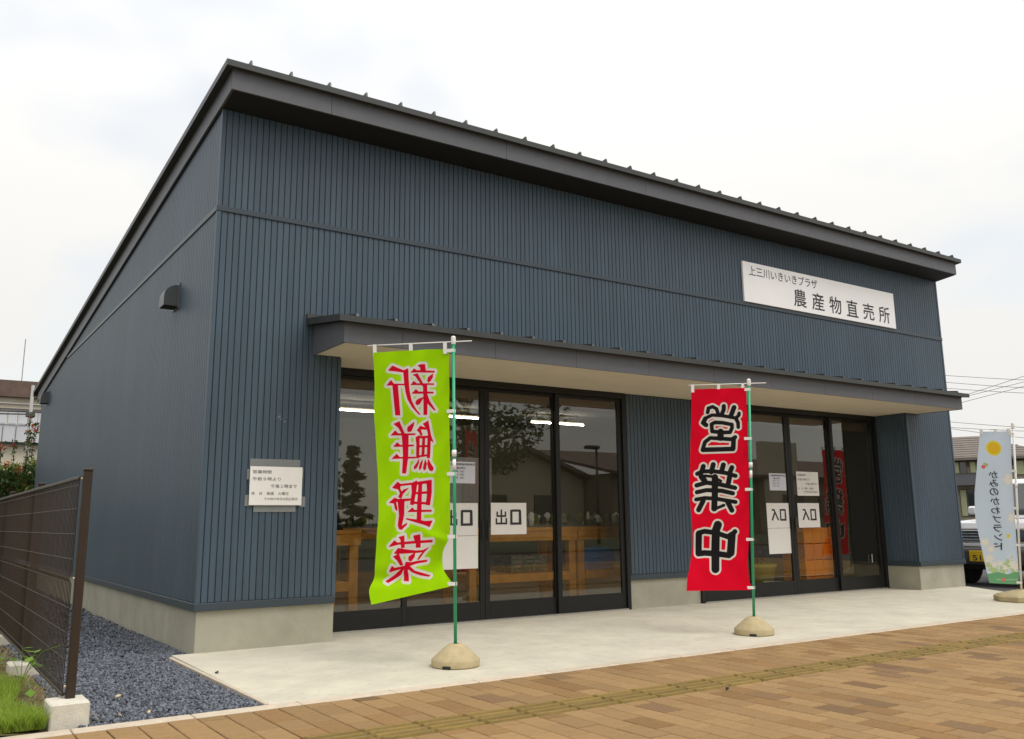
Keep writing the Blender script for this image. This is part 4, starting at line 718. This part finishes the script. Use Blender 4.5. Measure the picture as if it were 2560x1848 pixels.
table(2.9, 4.9, 4.2, 5.0, 'wooden display table deeper inside the shop', False)
def crate(name, x, y, z, w, d, h, m, label, cat, group=None):
    c = empty(name, (x, y, z)); tag(c, label, cat, group); 
    for k in range(4):
        z0 = h * k / 4 + 0.004; mb = MB(); t = 0.012
        mb.box(-w, w, -d, -d + t, z0, z0 + h / 4 - 0.012); mb.box(-w, w, d - t, d, z0, z0 + h / 4 - 0.012); mb.box(-w, -w + t, -d + t, d - t, z0, z0 + h / 4 - 0.012); mb.box(w - t, w, -d + t, d - t, z0, z0 + h / 4 - 0.012); mb.build('side_band', M[m], c)
    mb = MB()
    for sx in (-1, -0.33, 0.33, 1): mb.box(sx * (w - 0.012) - 0.012, sx * (w - 0.012) + 0.012, -d - 0.004, -d - 0.001, 0, h)
    mb.build('rib', M[m], c); MB().box(-w + 0.012, w - 0.012, -d + 0.012, d - 0.012, 0.0, 0.01).build('bottom', M[m], c); return c
crate('plastic_crate', 5.22, 1.48, 0.411, 0.23, 0.18, 0.27, 'plastic_blue', 'blue plastic crate on the shelf of the right wooden table', 'crate')
crate('plastic_crate', 4.2, 1.55, 0.411, 0.25, 0.18, 0.2, 'grocery', 'dark crate on the shelf of the middle wooden table', 'crate')
crate('plastic_bin', 8.655, 0.875, 0.0, 0.30, 0.19, 0.88, 'plastic_orange', 'bright orange plastic bin standing behind the right entrance paper', 'bin')
c = empty('flower_pot', (7.66, 0.93, 0)); tag(c, 'yellow-green flower pot inside the entrance behind the red flag pole', 'flower pot')
MB().lathe([(0.17, 0.0), (0.235, 0.36), (0.255, 0.365), (0.255, 0.41), (0.235, 0.41), (0.22, 0.34)], 28).build('pot', M['pot'], c, True); fl = MB(); st_ = MB(); fr_ = random.Random(9)
for k in range(60):
    a = fr_.uniform(0, 6.28); r = fr_.uniform(0, 0.19); q = Vector((r * math.cos(a), r * math.sin(a), 0.45 + fr_.uniform(0, 0.28))); d = Vector((fr_.uniform(-1, 1), fr_.uniform(-1, 1), fr_.uniform(-1, 1))).normalized() * 0.045; s_ = d.orthogonal().normalized() * 0.02
    fl.add([q - d, q + s_, q + d, q - s_], [(0, 1, 2, 3)], k % 2)
    if k % 4 == 0: st_.tube([(q.x * 0.4, q.y * 0.4, 0.34), q], 0.004, 4)
fl.build('foliage', [M['leaf'], M['flower']], c, recalc=False); st_.build('stem', M['leaf'], c)
def produce(x0, x1, y0, y1, z, n, label, seed):
    rr = random.Random(seed); g_ = empty('produce_tray', ((x0 + x1) / 2, (y0 + y1) / 2, z)); tag(g_, label, 'produce', 'produce on the tables'); w, d = (x1 - x0) / 2, (y1 - y0) / 2
    MB().box(-w, w, -d, d, 0.001, 0.02).build('tray', M['in_wall'], g_); mb = MB()
    for k in range(n):
        x, y, r = rr.uniform(-w, w) * 0.92, rr.uniform(-d, d) * 0.9, rr.uniform(0.02, 0.055); h = rr.uniform(0.04, 0.17)
        mb.lathe([(r * 0.6, 0.018), (r, 0.018 + h * 0.4), (r * 0.7, 0.018 + h * 0.85), (r * 0.2, 0.018 + h)], 7, (x, y), rr.choice((0, 0, 1, 2, 3)))
    mb.build('vegetables', [M['grocery'], M['leaf'], M['plastic_white'], M['leaf_bright']], g_)
produce(3.35, 4.8, 1.22, 1.92, 0.930, 95, 'heaps of vegetables on the middle wooden table', 2); produce(4.9, 6.4, 1.22, 1.92, 0.930, 95, 'heaps of vegetables and jars on the right wooden table', 3); produce(3.0, 4.8, 4.25, 4.95, 0.930, 60, 'vegetables on the table deeper inside the shop', 4)
b_ = MB().bbox(1.42, 1.72, 1.30, 1.6, 0.4105, 0.72, 0.006).build('carton', M['plastic_white']); tag(b_, 'white carton on the shelf of the left wooden table', 'box')
bag = MB().prism([(1.25, 0.931), (1.90, 0.931), (1.83, 1.12), (1.72, 1.30), (1.62, 1.38), (1.46, 1.20), (1.32, 1.0)], 1.5, 1.8, 'y').build('black_bag', M['black']); tag(bag, 'black bag standing on the left wooden table', 'bag')
sh = empty('wire_shelf', (3.35, 6.8, 0)); tag(sh, 'steel wire shelf unit deep inside the shop, left of the green flag', 'shelf')
for x in (-0.7, 0.7):
    for y in (-0.2, 0.2): MB().tube([(x, y, 0), (x, y, 1.7)], 0.014, 8).build('post', M['steel'], sh)
for z in (0.4, 0.9, 1.25, 1.55): MB().bbox(-0.72, 0.72, -0.22, 0.22, z, z + 0.022, 0.004).build('shelf', M['steel'], sh)
pb = MB().bbox(6.65, 7.75, 7.70, 7.745, 1.35, 2.25, 0.004).build('notice_board', M['pane_white']); tag(pb, 'pale board on the rear wall inside the shop', 'board')

# ================================================================== PARKED CAR (nose towards -x)
car = empty('parked_car', (12.42, 0.42, -0.085)); tag(car, 'white boxy four-wheel-drive car with dark grille and yellow plate, parked behind blue flag', 'car')
def cprism(name, poly, y0, y1, m, parent=car, bev=0.012):
    ob = MB().prism(poly, y0, y1, 'y').build(name, M[m], parent); md = ob.modifiers.new('bevel', 'BEVEL'); md.width = bev; md.segments = 2; md.limit_method = 'ANGLE'; return ob
HWD = 0.72
body = cprism('body', [(0.06, 0.66), (0.04, 0.90), (0.09, 0.995), (1.10, 1.045), (1.12, 1.06), (3.38, 1.06), (3.42, 0.62), (3.36, 0.46), (3.20, 0.46), (3.14, 0.66), (2.98, 0.78), (2.72, 0.80), (2.50, 0.72), (2.40, 0.46), (1.02, 0.46), (0.92, 0.70), (0.72, 0.80), (0.46, 0.80), (0.28, 0.70), (0.20, 0.60), (0.06, 0.60)], -HWD + 0.02, HWD - 0.02, 'car_paint', bev=0.02)
cab = cprism('cabin', [(1.08, 1.055), (1.42, 1.66), (1.55, 1.72), (3.25, 1.72), (3.38, 1.62), (3.40, 1.055)], -HWD + 0.06, HWD - 0.06, 'car_paint', bev=0.025)
MB().add([(1.125, -0.59, 1.10), (1.125, 0.59, 1.10), (1.40, 0.55, 1.625), (1.40, -0.55, 1.625)], [(0, 1, 2, 3)]).build('windscreen', M['car_glass'], cab).location = (-0.022, 0, 0.012)
for sy in (-1, 1):
    for xa, xb, xc in ((1.26, 1.50, 2.20), (2.28, 2.28, 3.26)):
        y = sy * (HWD - 0.06 + 0.003); MB().add([(xa, y, 1.12), (xc, y, 1.12), (xc, y, 1.60), (xb, y, 1.60)], [(0, 1, 2, 3)]).build('side_window', M['car_glass'], cab)
    MB().bbox(1.16, 1.26, sy * 0.78 - 0.08, sy * 0.78 + 0.08, 1.12, 1.27, 0.03).build('mirror', M['car_paint'], car)
    MB().bbox(1.19, 1.23, sy * 0.70 - 0.03, sy * 0.70 + 0.03, 1.15, 1.19, 0.008).build('mirror_arm', M['car_dark'], car)
    for xw in (0.60, 2.78):
        wh = empty('wheel', (xw, sy * 0.62, 0.33)); wh.parent = car
        mb = MB(); mb.lathe([(0.20, -0.085), (0.30, -0.09), (0.33, -0.07), (0.33, 0.07), (0.30, 0.09), (0.20, 0.085)], 28); t_ = mb.build('tyre', M['rubber'], wh, True); t_.rotation_euler = (R(90), 0, 0)
        mb = MB(); mb.lathe([(0.05, -0.075), (0.20, -0.07), (0.205, 0.0), (0.20, 0.07), (0.05, 0.075)], 20); r_ = mb.build('rim', M['chrome'], wh, True); r_.rotation_euler = (R(90), 0, 0)
        fl_ = MB(); n = 9
        for i in range(n): a0, a1 = R(8 + 164 * i / n), R(8 + 164 * (i + 1) / n); fl_.prism([(math.cos(a0) * 0.37, math.sin(a0) * 0.37), (math.cos(a0) * 0.44, math.sin(a0) * 0.44), (math.cos(a1) * 0.44, math.sin(a1) * 0.44), (math.cos(a1) * 0.37, math.sin(a1) * 0.37)], 0, 0.07, 'y')
        fl_.build('wheel_arch', M['car_dark'], car, loc=(xw, sy * 0.70 - (0.0 if sy > 0 else 0.07), 0.38))
    lamp_ = MB().bbox(0.005, 0.05, sy * 0.555 - 0.115, sy * 0.555 + 0.115, 0.70, 0.895, 0.02).build('headlamp', M['car_dark'], car)
    MB().tube([(-0.004, sy * 0.57, 0.80), (0.01, sy * 0.57, 0.80)], 0.075, 18).build('lens', M['chrome'], lamp_); MB().bbox(-0.003, 0.006, sy * 0.47 - 0.012, sy * 0.47 + 0.012, 0.74, 0.86, 0.002).build('indicator', M['plastic_orange'], lamp_)
gr_ = MB().bbox(0.012, 0.05, -0.43, 0.43, 0.70, 0.895, 0.01).build('grille', M['car_dark'], car)
for k in range(4): MB().bbox(0.000, 0.013, -0.415, 0.415, 0.715 + 0.046 * k, 0.735 + 0.046 * k, 0.003).build('grille_bar', M['chrome'], gr_)
MB().bbox(0.0, 0.10, -0.68, 0.68, 0.612, 0.665, 0.01).build('front_panel', M['car_paint'], car)
bp_ = cprism('bumper', [(-0.10, 0.34), (-0.13, 0.42), (-0.13, 0.56), (-0.09, 0.605), (0.14, 0.605), (0.14, 0.34)], -0.735, 0.735, 'car_dark', bev=0.03)
pl_ = MB().bbox(-0.148, -0.1315, -0.165, 0.165, 0.39, 0.555, 0.004).build('licence_plate', M['plate'], car)
mb = MB(); V, F = text_mesh('51', 0.02); mb.add([(-0.1492, 0.112 - a * 0.14, 0.402 + b * 0.085) for a, b in V], F); mb.build('lettering', M['ink'], pl_, recalc=False)
MB().box(0.15, 3.3, -0.5, 0.5, 0.25, 0.46).build('underbody', M['black'], car)
MB().bbox(3.42, 3.62, -0.33, 0.33, 0.60, 1.22, 0.05).build('spare_wheel', M['rubber'], car)

# ================================================================== HOUSE BEHIND THE CAR
H = empty('house', (71.7, 34.7, -0.085), math.atan2(-0.88, 0.475)); tag(H, 'two-storey house with grey-brown hipped tile roof beyond the car park', 'house')
x0, x1, dp = -14.0, 6.6, 8.0; ze = 5.95; HR = MB(); o_ = 0.75; zr_ = 8.05
a = [(x0 - o_, -o_, ze), (x1 + o_, -o_, ze), (x1 + o_, dp + o_, ze), (x0 - o_, dp + o_, ze), (x0 + 4, dp / 2, zr_), (x1 - 4.8, dp / 2, zr_)]
HR.add(a + [(p[0], p[1], p[2] - 0.22) for p in a[:4]], [(0, 1, 5, 4), (1, 2, 5), (2, 3, 4, 5), (3, 0, 4), (0, 6, 7, 1), (1, 7, 8, 2), (2, 8, 9, 3), (3, 9, 6, 0), (6, 9, 8, 7)])
hr = HR.build('roof', M['roof_brown'], H)
for k in range(9):
    f = (k + 0.5) / 9.5; y = -o_ + f * (dp / 2 + o_); z = ze + f * (zr_ - ze); xa = x0 - o_ + f * (4 + o_); xb = x1 + o_ - f * (4.8 + o_)
    MB().prism([(y, z - 0.02), (y - 0.03, z + 0.03), (y + 0.12, z + 0.085), (y + 0.12, z + 0.03)], xa, xb, 'x').build('tile_course', M['roof_brown'], hr)
MB().box(x0, x1, 0, dp, 0, ze - 0.2).build('wall', M['wall_tan'], H); MB().box(x0, x1 + 0.01, -0.04, -0.01, ze - 0.75, ze - 0.23).build('eaves_band', M['wall_brown'], H)
def hwin(parent, xa, xb, za, zb, y=-0.01):
    w = MB().box(xa, xb, y - 0.08, y, za, zb).build('window', M['wall_brown'], parent); nn = max(2, round((xb - xa) / 0.75)); st = (xb - xa) / nn
    for i in range(nn): MB().box(xa + st * i + 0.06, xa + st * (i + 1) - 0.06, y - 0.09, y - 0.081, za + 0.06, zb - 0.06).build('pane', M['curtain'] if i % 2 == 0 else M['house_glass'], w)
for xa, xb, za, zb in ((-9, -7, 4.2, 5.5), (-5, -3, 4.2, 5.5), (-0.35, 0.75, 4.55, 5.65), (0.95, 2.0, 4.55, 5.65), (4.2, 5.8, 4.4, 5.6), (0.0, 1.1, 1.1, 3.35), (-4.5, -2.4, 1.1, 3.3), (4.0, 5.9, 1.2, 3.3)): hwin(H, xa, xb, za, zb)
bal = MB().box(-0.9, 2.6, -1.3, -0.1, 3.65, 4.6).build('balcony', M['fascia'], H); MB().box(-0.95, 2.65, -1.35, -0.05, 4.601, 4.66).build('rail', M['wall_brown'], bal)
for x in (-0.7, 2.4): MB().box(x - 0.08, x + 0.08, -1.25, -1.1, 0, 3.649).build('post', M['wall_brown'], bal)
for k in range(6): MB().box(1.4 + 0.14 * k, 1.45 + 0.14 * k, -2.6, -2.55, 0, 2.2).build('slat', M['plastic_white'], H)

# ================================================================== LEFT BACKGROUND
W_ = empty('warehouse', (0, 54.3, -0.085)); tag(W_, 'large pale building with brown roof band behind the hedge', 'building')
MB().box(-16, 34, 0, 14, 0, 6.05).build('wall', M['wall_cream'], W_); up_ = MB().box(-16, 34, -0.35, 14, 6.06, 8.70).build('upper_wall', M['wall_metal'], W_)
MB().box(-16.4, 34.4, -1.0, 14.4, 8.71, 9.70).build('roof', M['roof_rust'], W_); MB().box(-16, 34, -0.6, -0.36, 8.05, 8.70).build('eaves_band', M['wall_cream'], W_); MB().box(-16, 34, -0.42, -0.36, 5.92, 6.059).build('flashing', M['black'], W_)
MB().box(-16, 34, -0.75, -0.61, 8.32, 8.36).build('gutter', M['plastic_white'], W_)
for k in range(18):
    xw = -4.2 + 0.54 * k; w = MB().box(xw, xw + 0.50, -0.42, -0.36, 7.10, 7.85).build('window', M['plastic_white'], W_); MB().box(xw + 0.05, xw + 0.45, -0.45, -0.421, 7.16, 7.79).build('pane', M['pane_white'], w)
for k in range(40): MB().box(-10 + 0.7 * k, -9.97 + 0.7 * k, -0.385, -0.36, 6.07, 7.0).build('sheet_joint', M['fascia'], up_)
an = MB().tube([(3.48, 55.3, 9.6), (3.48, 55.3, 12.55)], 0.028, 6).build('antenna', M['pole_grey']); tag(an, 'thin antenna mast on the roof of the pale building', 'antenna')
def catenary(a, b, sag, n=14): a, b = Vector(a), Vector(b); return [a.lerp(b, i / n) - Vector((0, 0, sag * 4 * (i / n) * (1 - i / n))) for i in range(n + 1)]
def upole(x, y, h, label):
    u = empty('utility_pole', (x, y, -0.085)); tag(u, label, 'utility pole', 'utility poles'); MB().tube([(0, 0, 0), (0, 0, h)], [0.15, 0.095], 12).build('pole', M['pole_grey'], u, True)
    for z in (h - 0.4, h - 1.1): 
        MB().bbox(-0.7, 0.7, -0.05, 0.05, z - 0.04, z + 0.04, 0.005).build('crossarm', M['pole_grey'], u)
        for xx in (-0.6, -0.2, 0.2, 0.6): MB().lathe([(0.02, 0.04), (0.045, 0.06), (0.045, 0.1), (0.02, 0.14)], 8, (xx, 0)).build('insulator', M['plastic_white'], u, loc=(0, 0, z))
    return u
pl = empty('service_pole', (0.90, 22.3, -0.085)); tag(pl, 'slim grey service pole carrying cables behind the gutter corner', 'utility pole'); MB().tube([(0, 0, 0), (0, 0, 5.2)], [0.06, 0.045], 10).build('pole', M['pole_grey'], pl, True); MB().bbox(-0.12, 0.12, -0.08, 0.08, 4.25, 4.4, 0.01).build('cable_box', M['car_dark'], pl)
for k, (a, b, s_) in enumerate((((-9, 21.6, 4.35), (0.9, 22.3, 4.33), 0.12), ((0.9, 22.3, 4.33), (14, 21.0, 4.5), 0.15), ((-9, 21.6, 4.20), (0.9, 22.3, 4.25), 0.1))):
    w = MB().tube(catenary(a, b, s_), 0.02, 5).build('cable', M['wire']); tag(w, ['upper black cable left of the service pole', 'black cable right of the service pole', 'lower black cable left of the service pole'][k], 'cable', 'cables by the service pole')
# overhead lines at the right edge of the shop
upole(38.6, -4.6, 9.6, 'tall utility pole beyond the right picture edge holding the overhead lines'); upole(10.5, 40.0, 9.6, 'tall utility pole hidden behind the shop holding the overhead lines')
def thru(p, q, k0, k1): p, q = Vector(p), Vector(q); d = q - p; return p - d * k0, q + d * k1
SETS = [((25.73, 8.36, 5.60), (26.74, 6.45, 5.27)), ((25.73, 8.35, 5.37), (26.72, 6.47, 5.02)), ((25.72, 8.37, 5.18), (26.72, 6.49, 4.86)), ((25.94, 7.99, 4.84), (26.74, 6.45, 5.32)), ((25.95, 7.97, 4.80), (26.73, 6.46, 5.14)), ((25.94, 7.98, 4.64), (26.72, 6.48, 5.00)), ((25.72, 8.37, 4.09), (26.67, 6.59, 3.79)), ((25.72, 8.37, 3.91), (26.66, 6.60, 3.68)), ((25.72, 8.38, 3.87), (26.65, 6.62, 3.47))]
for k, (p, q) in enumerate(SETS):
    a, b = thru(p, q, 1.4, 1.2); w = MB().tube(catenary(a, b, 0.10 if k not in (3, 4, 5) else 0.02), 0.007, 5).build('overhead_line', M['wire'])
    tag(w, ['topmost overhead line right of the shop', 'second overhead line from the top right of the shop', 'third overhead line sloping down right of the shop', 'highest of three overhead lines rising to the right edge', 'middle of three overhead lines rising to the right edge', 'lowest of three overhead lines rising to the right edge', 'upper of the overhead lines just above the blue flag', 'middle of the overhead lines just above the blue flag', 'lower of the overhead lines just above the blue flag'][k], 'power line', 'overhead lines right of the shop')

# ================================================================== TREES AND SHRUBS
def leaf_cloud(n, centres, radii, size, flat=0.0, seed=0, aspect=0.5):
    rg = np.random.default_rng(seed); ci = rg.integers(0, len(centres), n); C_ = np.array(centres)[ci]; Rd = np.array(radii)[ci]
    d = rg.normal(size=(n, 3)); d /= np.linalg.norm(d, axis=1)[:, None]; P = C_ + d * (Rd * rg.random(n)[:, None] ** 0.45)
    a = rg.normal(size=(n, 3)); a[:, 2] *= 1 - flat; a /= np.linalg.norm(a, axis=1)[:, None]; b = np.cross(a, rg.normal(size=(n, 3))); b /= np.linalg.norm(b, axis=1)[:, None]
    s = size * rg.uniform(0.6, 1.4, n)[:, None]; V = np.stack([P - a * s, P + b * s * aspect, P + a * s, P - b * s * aspect], 1).reshape(-1, 3); return V, np.arange(4 * n).reshape(-1, 4)
def broad_tree(x, y, h, cr, n, label, seed, mname='leaf', leaf=0.11, group='trees across the street'):
    rr = random.Random(seed); t = empty('tree', (x, y, -0.085)); tag(t, label, 'tree', group); tr = MB(); tr.tube([(0, 0, 0), (0.05, 0.03, h * 0.22), (0, 0.1, h * 0.45), (0.1, 0, h * 0.75)], [cr * 0.07, cr * 0.055, cr * 0.04, cr * 0.015], 9); cs, rs = [], []
    for k in range(34):
        a = rr.uniform(0, 6.28); z = rr.uniform(0.32, 0.97); rad = cr * (1 - abs(z - 0.62) * 1.35) * rr.uniform(0.35, 1.0); c = (rad * math.cos(a), rad * math.sin(a), z * h); cs.append(c); r_ = rr.uniform(0.16, 0.30) * cr; rs.append((r_, r_, r_ * 0.7))
        b0 = Vector((0.03, 0.05, h * min(0.7, z * 0.7))); tr.tube([b0, b0.lerp(Vector(c), 0.5) + Vector((0, 0, 0.05 * h * rr.uniform(-0.5, 1))), c], [cr * 0.022, cr * 0.014, cr * 0.005], 5)
    tr.build('trunk', M['bark'], t, True); V, F = leaf_cloud(n, cs, rs, leaf, 0.3, seed); link('crown', raw_mesh('crown', V, F, M[mname]), t); return t
def conifer(x, y, h, cr, n, label, seed):
    t = empty('conifer', (x, y, -0.085)); tag(t, label, 'tree', 'conifers across the street'); rr = random.Random(seed); MB().tube([(0, 0, 0), (0, 0, h)], [cr * 0.09, 0.02], 8).build('trunk', M['bark'], t, True); cs, rs = [], []
    for k in range(70):
        z = rr.uniform(0.08, 1.0); rad = cr * (1 - z) ** 0.8 * rr.uniform(0.3, 1.0); a = rr.uniform(0, 6.28); cs.append((rad * math.cos(a), rad * math.sin(a), z * h)); rs.append((0.20 * cr, 0.20 * cr, 0.10 * cr))
    V, F = leaf_cloud(n, cs, rs, 0.12, 0.6, seed, 0.3); link('crown', raw_mesh('crown', V, F, M['leaf_dark']), t)
broad_tree(16.4, -22.0, 10.0, 3.9, 4600, 'spreading leafy tree across the street, mirrored in the third glass door', 11)
broad_tree(3.0, -34.0, 9.0, 4.0, 4500, 'leafy tree across the street behind the camera', 14)
for k, (x, y, h) in enumerate(((11.2, -23.5, 5.0), (12.7, -24.5, 4.0), (9.6, -26.0, 6.2))): conifer(x, y, h, 1.1, 3500, ['conifer mirrored in the first glass door, middle of three', 'shortest conifer mirrored in the first glass door', 'tallest conifer mirrored at the left door edge'][k], 20 + k)
def shrub(x, y, cs, rs, n, label, seed, leaf=0.06, red=700, sprigs=()):
    s = empty('shrub', (x, y, -0.03)); tag(s, label, 'shrub', 'hedge shrubs behind the shop'); tr = MB(); rr = random.Random(seed)
    for c in cs[:6]: tr.tube([(rr.uniform(-0.2, 0.2), rr.uniform(-0.2, 0.2), 0), (c[0] * 0.5, c[1] * 0.5, c[2] * 0.5), c], [0.04, 0.025, 0.01], 6)
    tops, tr_ = [], []
    for (a, b, z0, z1) in sprigs:
        tr.tube([(a * 0.9, b, z0), (a, b, z1)], [0.012, 0.004], 5)
        for t in np.linspace(0.15, 1, 7): tops.append((a, b, z0 + (z1 - z0) * t)); tr_.append((0.09, 0.09, 0.06))
    tr.build('branches', M['bark'], s); V, F = leaf_cloud(n, cs, rs, leaf, 0.2, seed, 0.42); link('foliage', raw_mesh('foliage', V, F, M['leaf_hedge']), s)
    hi = [(c[0], c[1], c[2] + r[2] * 0.75) for c, r in zip(cs, rs)]; V, F = leaf_cloud(n // 5, hi, [(r[0] * 0.9, r[1] * 0.9, r[2] * 0.4) for r in rs], leaf, 0.2, seed + 1, 0.4); link('new_growth', raw_mesh('new_growth', V, F, M['leaf_bright']), s)
    rd = [(c[0] + rr.uniform(-0.5, 0.5) * r[0], c[1] - rr.uniform(0.1, 0.8) * r[1], c[2] + r[2] * rr.uniform(0.5, 1.1)) for c, r in zip(cs, rs) for _ in (0, 1)]
    V, F = leaf_cloud(red, rd + [t for t in tops[5::7]] + [t for t in tops[6::7]], [(0.08, 0.08, 0.07)] * len(rd) + [(0.09, 0.09, 0.08)] * (2 * len(sprigs)), leaf * 0.9, 0.0, seed + 2, 0.4); link('red_leaves', raw_mesh('red_leaves', V, F, M['leaf_red']), s)
    if tops: V, F = leaf_cloud(60 * len(sprigs), tops, tr_, leaf * 0.9, 0.2, seed + 3, 0.35); link('sprig_leaves', raw_mesh('sprig_leaves', V, F, M['leaf_hedge']), s)
def mound(w, h, k, seed):
    rr = random.Random(seed); cs = [(rr.uniform(-w, w), rr.uniform(-0.5, 0.5), h * rr.uniform(0.12, 1.0) ** 0.6) for _ in range(k)]; return cs, [(rr.uniform(0.25, 0.42),) * 2 + (rr.uniform(0.2, 0.34),) for _ in range(k)]
cs, rs = mound(0.95, 2.15, 46, 1); shrub(-0.15, 13.5, cs, rs, 16000, 'photinia shrub with red sprigs touching the back corner of the shop', 31, 0.055, 600, ((0.18, -0.1, 2.0, 3.30), (0.30, 0.0, 2.2, 3.12), (0.22, 0.1, 2.0, 2.95), (-0.05, 0.0, 1.9, 2.75), (-0.3, -0.1, 1.9, 2.7)))
cs, rs = mound(1.3, 2.1, 50, 2); shrub(-2.2, 13.6, cs, rs, 15000, 'photinia shrub left of the one at the shop corner, mostly cropped by the frame', 41, 0.055, 600, ((0.7, -0.1, 1.9, 2.65), (1.1, 0, 1.9, 2.6)))

# ================================================================== ACROSS THE STREET (seen in the glass)
h2 = empty('house', (32.4, -41, -0.085)); tag(h2, 'tan gabled house across the street, mirrored in the fourth glass door', 'house')
MB().prism([(-5.0, 0), (5.0, 0), (5.0, 3.9), (0, 5.7), (-5.0, 3.9)], -8, 0, 'y').build('wall', M['wall_cream'], h2)
for sx in (-1, 1): MB().prism([(0, 5.72), (0, 6.0), (sx * 5.7, 3.95), (sx * 5.7, 3.67)], -8.6, 0.7, 'y').build('roof', M['roof_brown'], h2)
for xa in (-3.4, 0.8):
    w = MB().box(xa, xa + 2.0, 0.002, 0.08, 1.0, 2.8).build('window', M['wall_brown'], h2); MB().box(xa + 0.1, xa + 0.95, 0.081, 0.09, 1.1, 2.7).build('pane', M['house_glass'], w); MB().box(xa + 1.05, xa + 1.9, 0.081, 0.09, 1.1, 2.7).build('pane', M['house_glass'], w)
h3 = empty('long_building', (44, -38, -0.085)); tag(h3, 'long low building with rusty roof across the street, mirrored in the right doors', 'building')
MB().box(-6.5, 46, -10, 0, 0, 4.2).build('wall', M['wall_tan'], h3); MB().prism([(0.8, 4.1), (0.8, 4.3), (-10.8, 6.6), (-10.8, 6.4)], -7, 46.5, 'x').build('roof', M['roof_rust'], h3); MB().box(8, 12, 0.0, 0.6, 0, 6.9).build('stair_tower', M['wall_cream'], h3)
for k in range(9):
    xa = -5 + 5 * k; w = MB().box(xa, xa + 2.4, 0.601 if 8 <= xa < 12 else 0.002, 0.66 if 8 <= xa < 12 else 0.08, 1.2, 2.9).build('window', M['wall_brown'], h3); MB().box(xa + 0.1, xa + 2.3, 0.661 if 8 <= xa < 12 else 0.081, 0.67 if 8 <= xa < 12 else 0.09, 1.3, 2.8).build('pane', M['house_glass'], w)
sl_ = empty('street_lamp', (24.3, -23.5, -0.085)); tag(sl_, 'dark street lamp across the street, mirrored in the fourth glass door', 'street lamp')
MB().tube([(0, 0, 0), (0, 0, 4.35)], [0.08, 0.05], 10).build('pole', M['car_dark'], sl_, True); MB().bbox(-0.62, 0.1, -0.16, 0.16, 4.30, 4.46, 0.03).build('lamp_head', M['car_dark'], sl_)
g_ = MB(); g_.box(-60, 90, -60, -17.0, -0.0845, -0.03); tag(g_.build('far_verge', M['verge']), kind='structure')
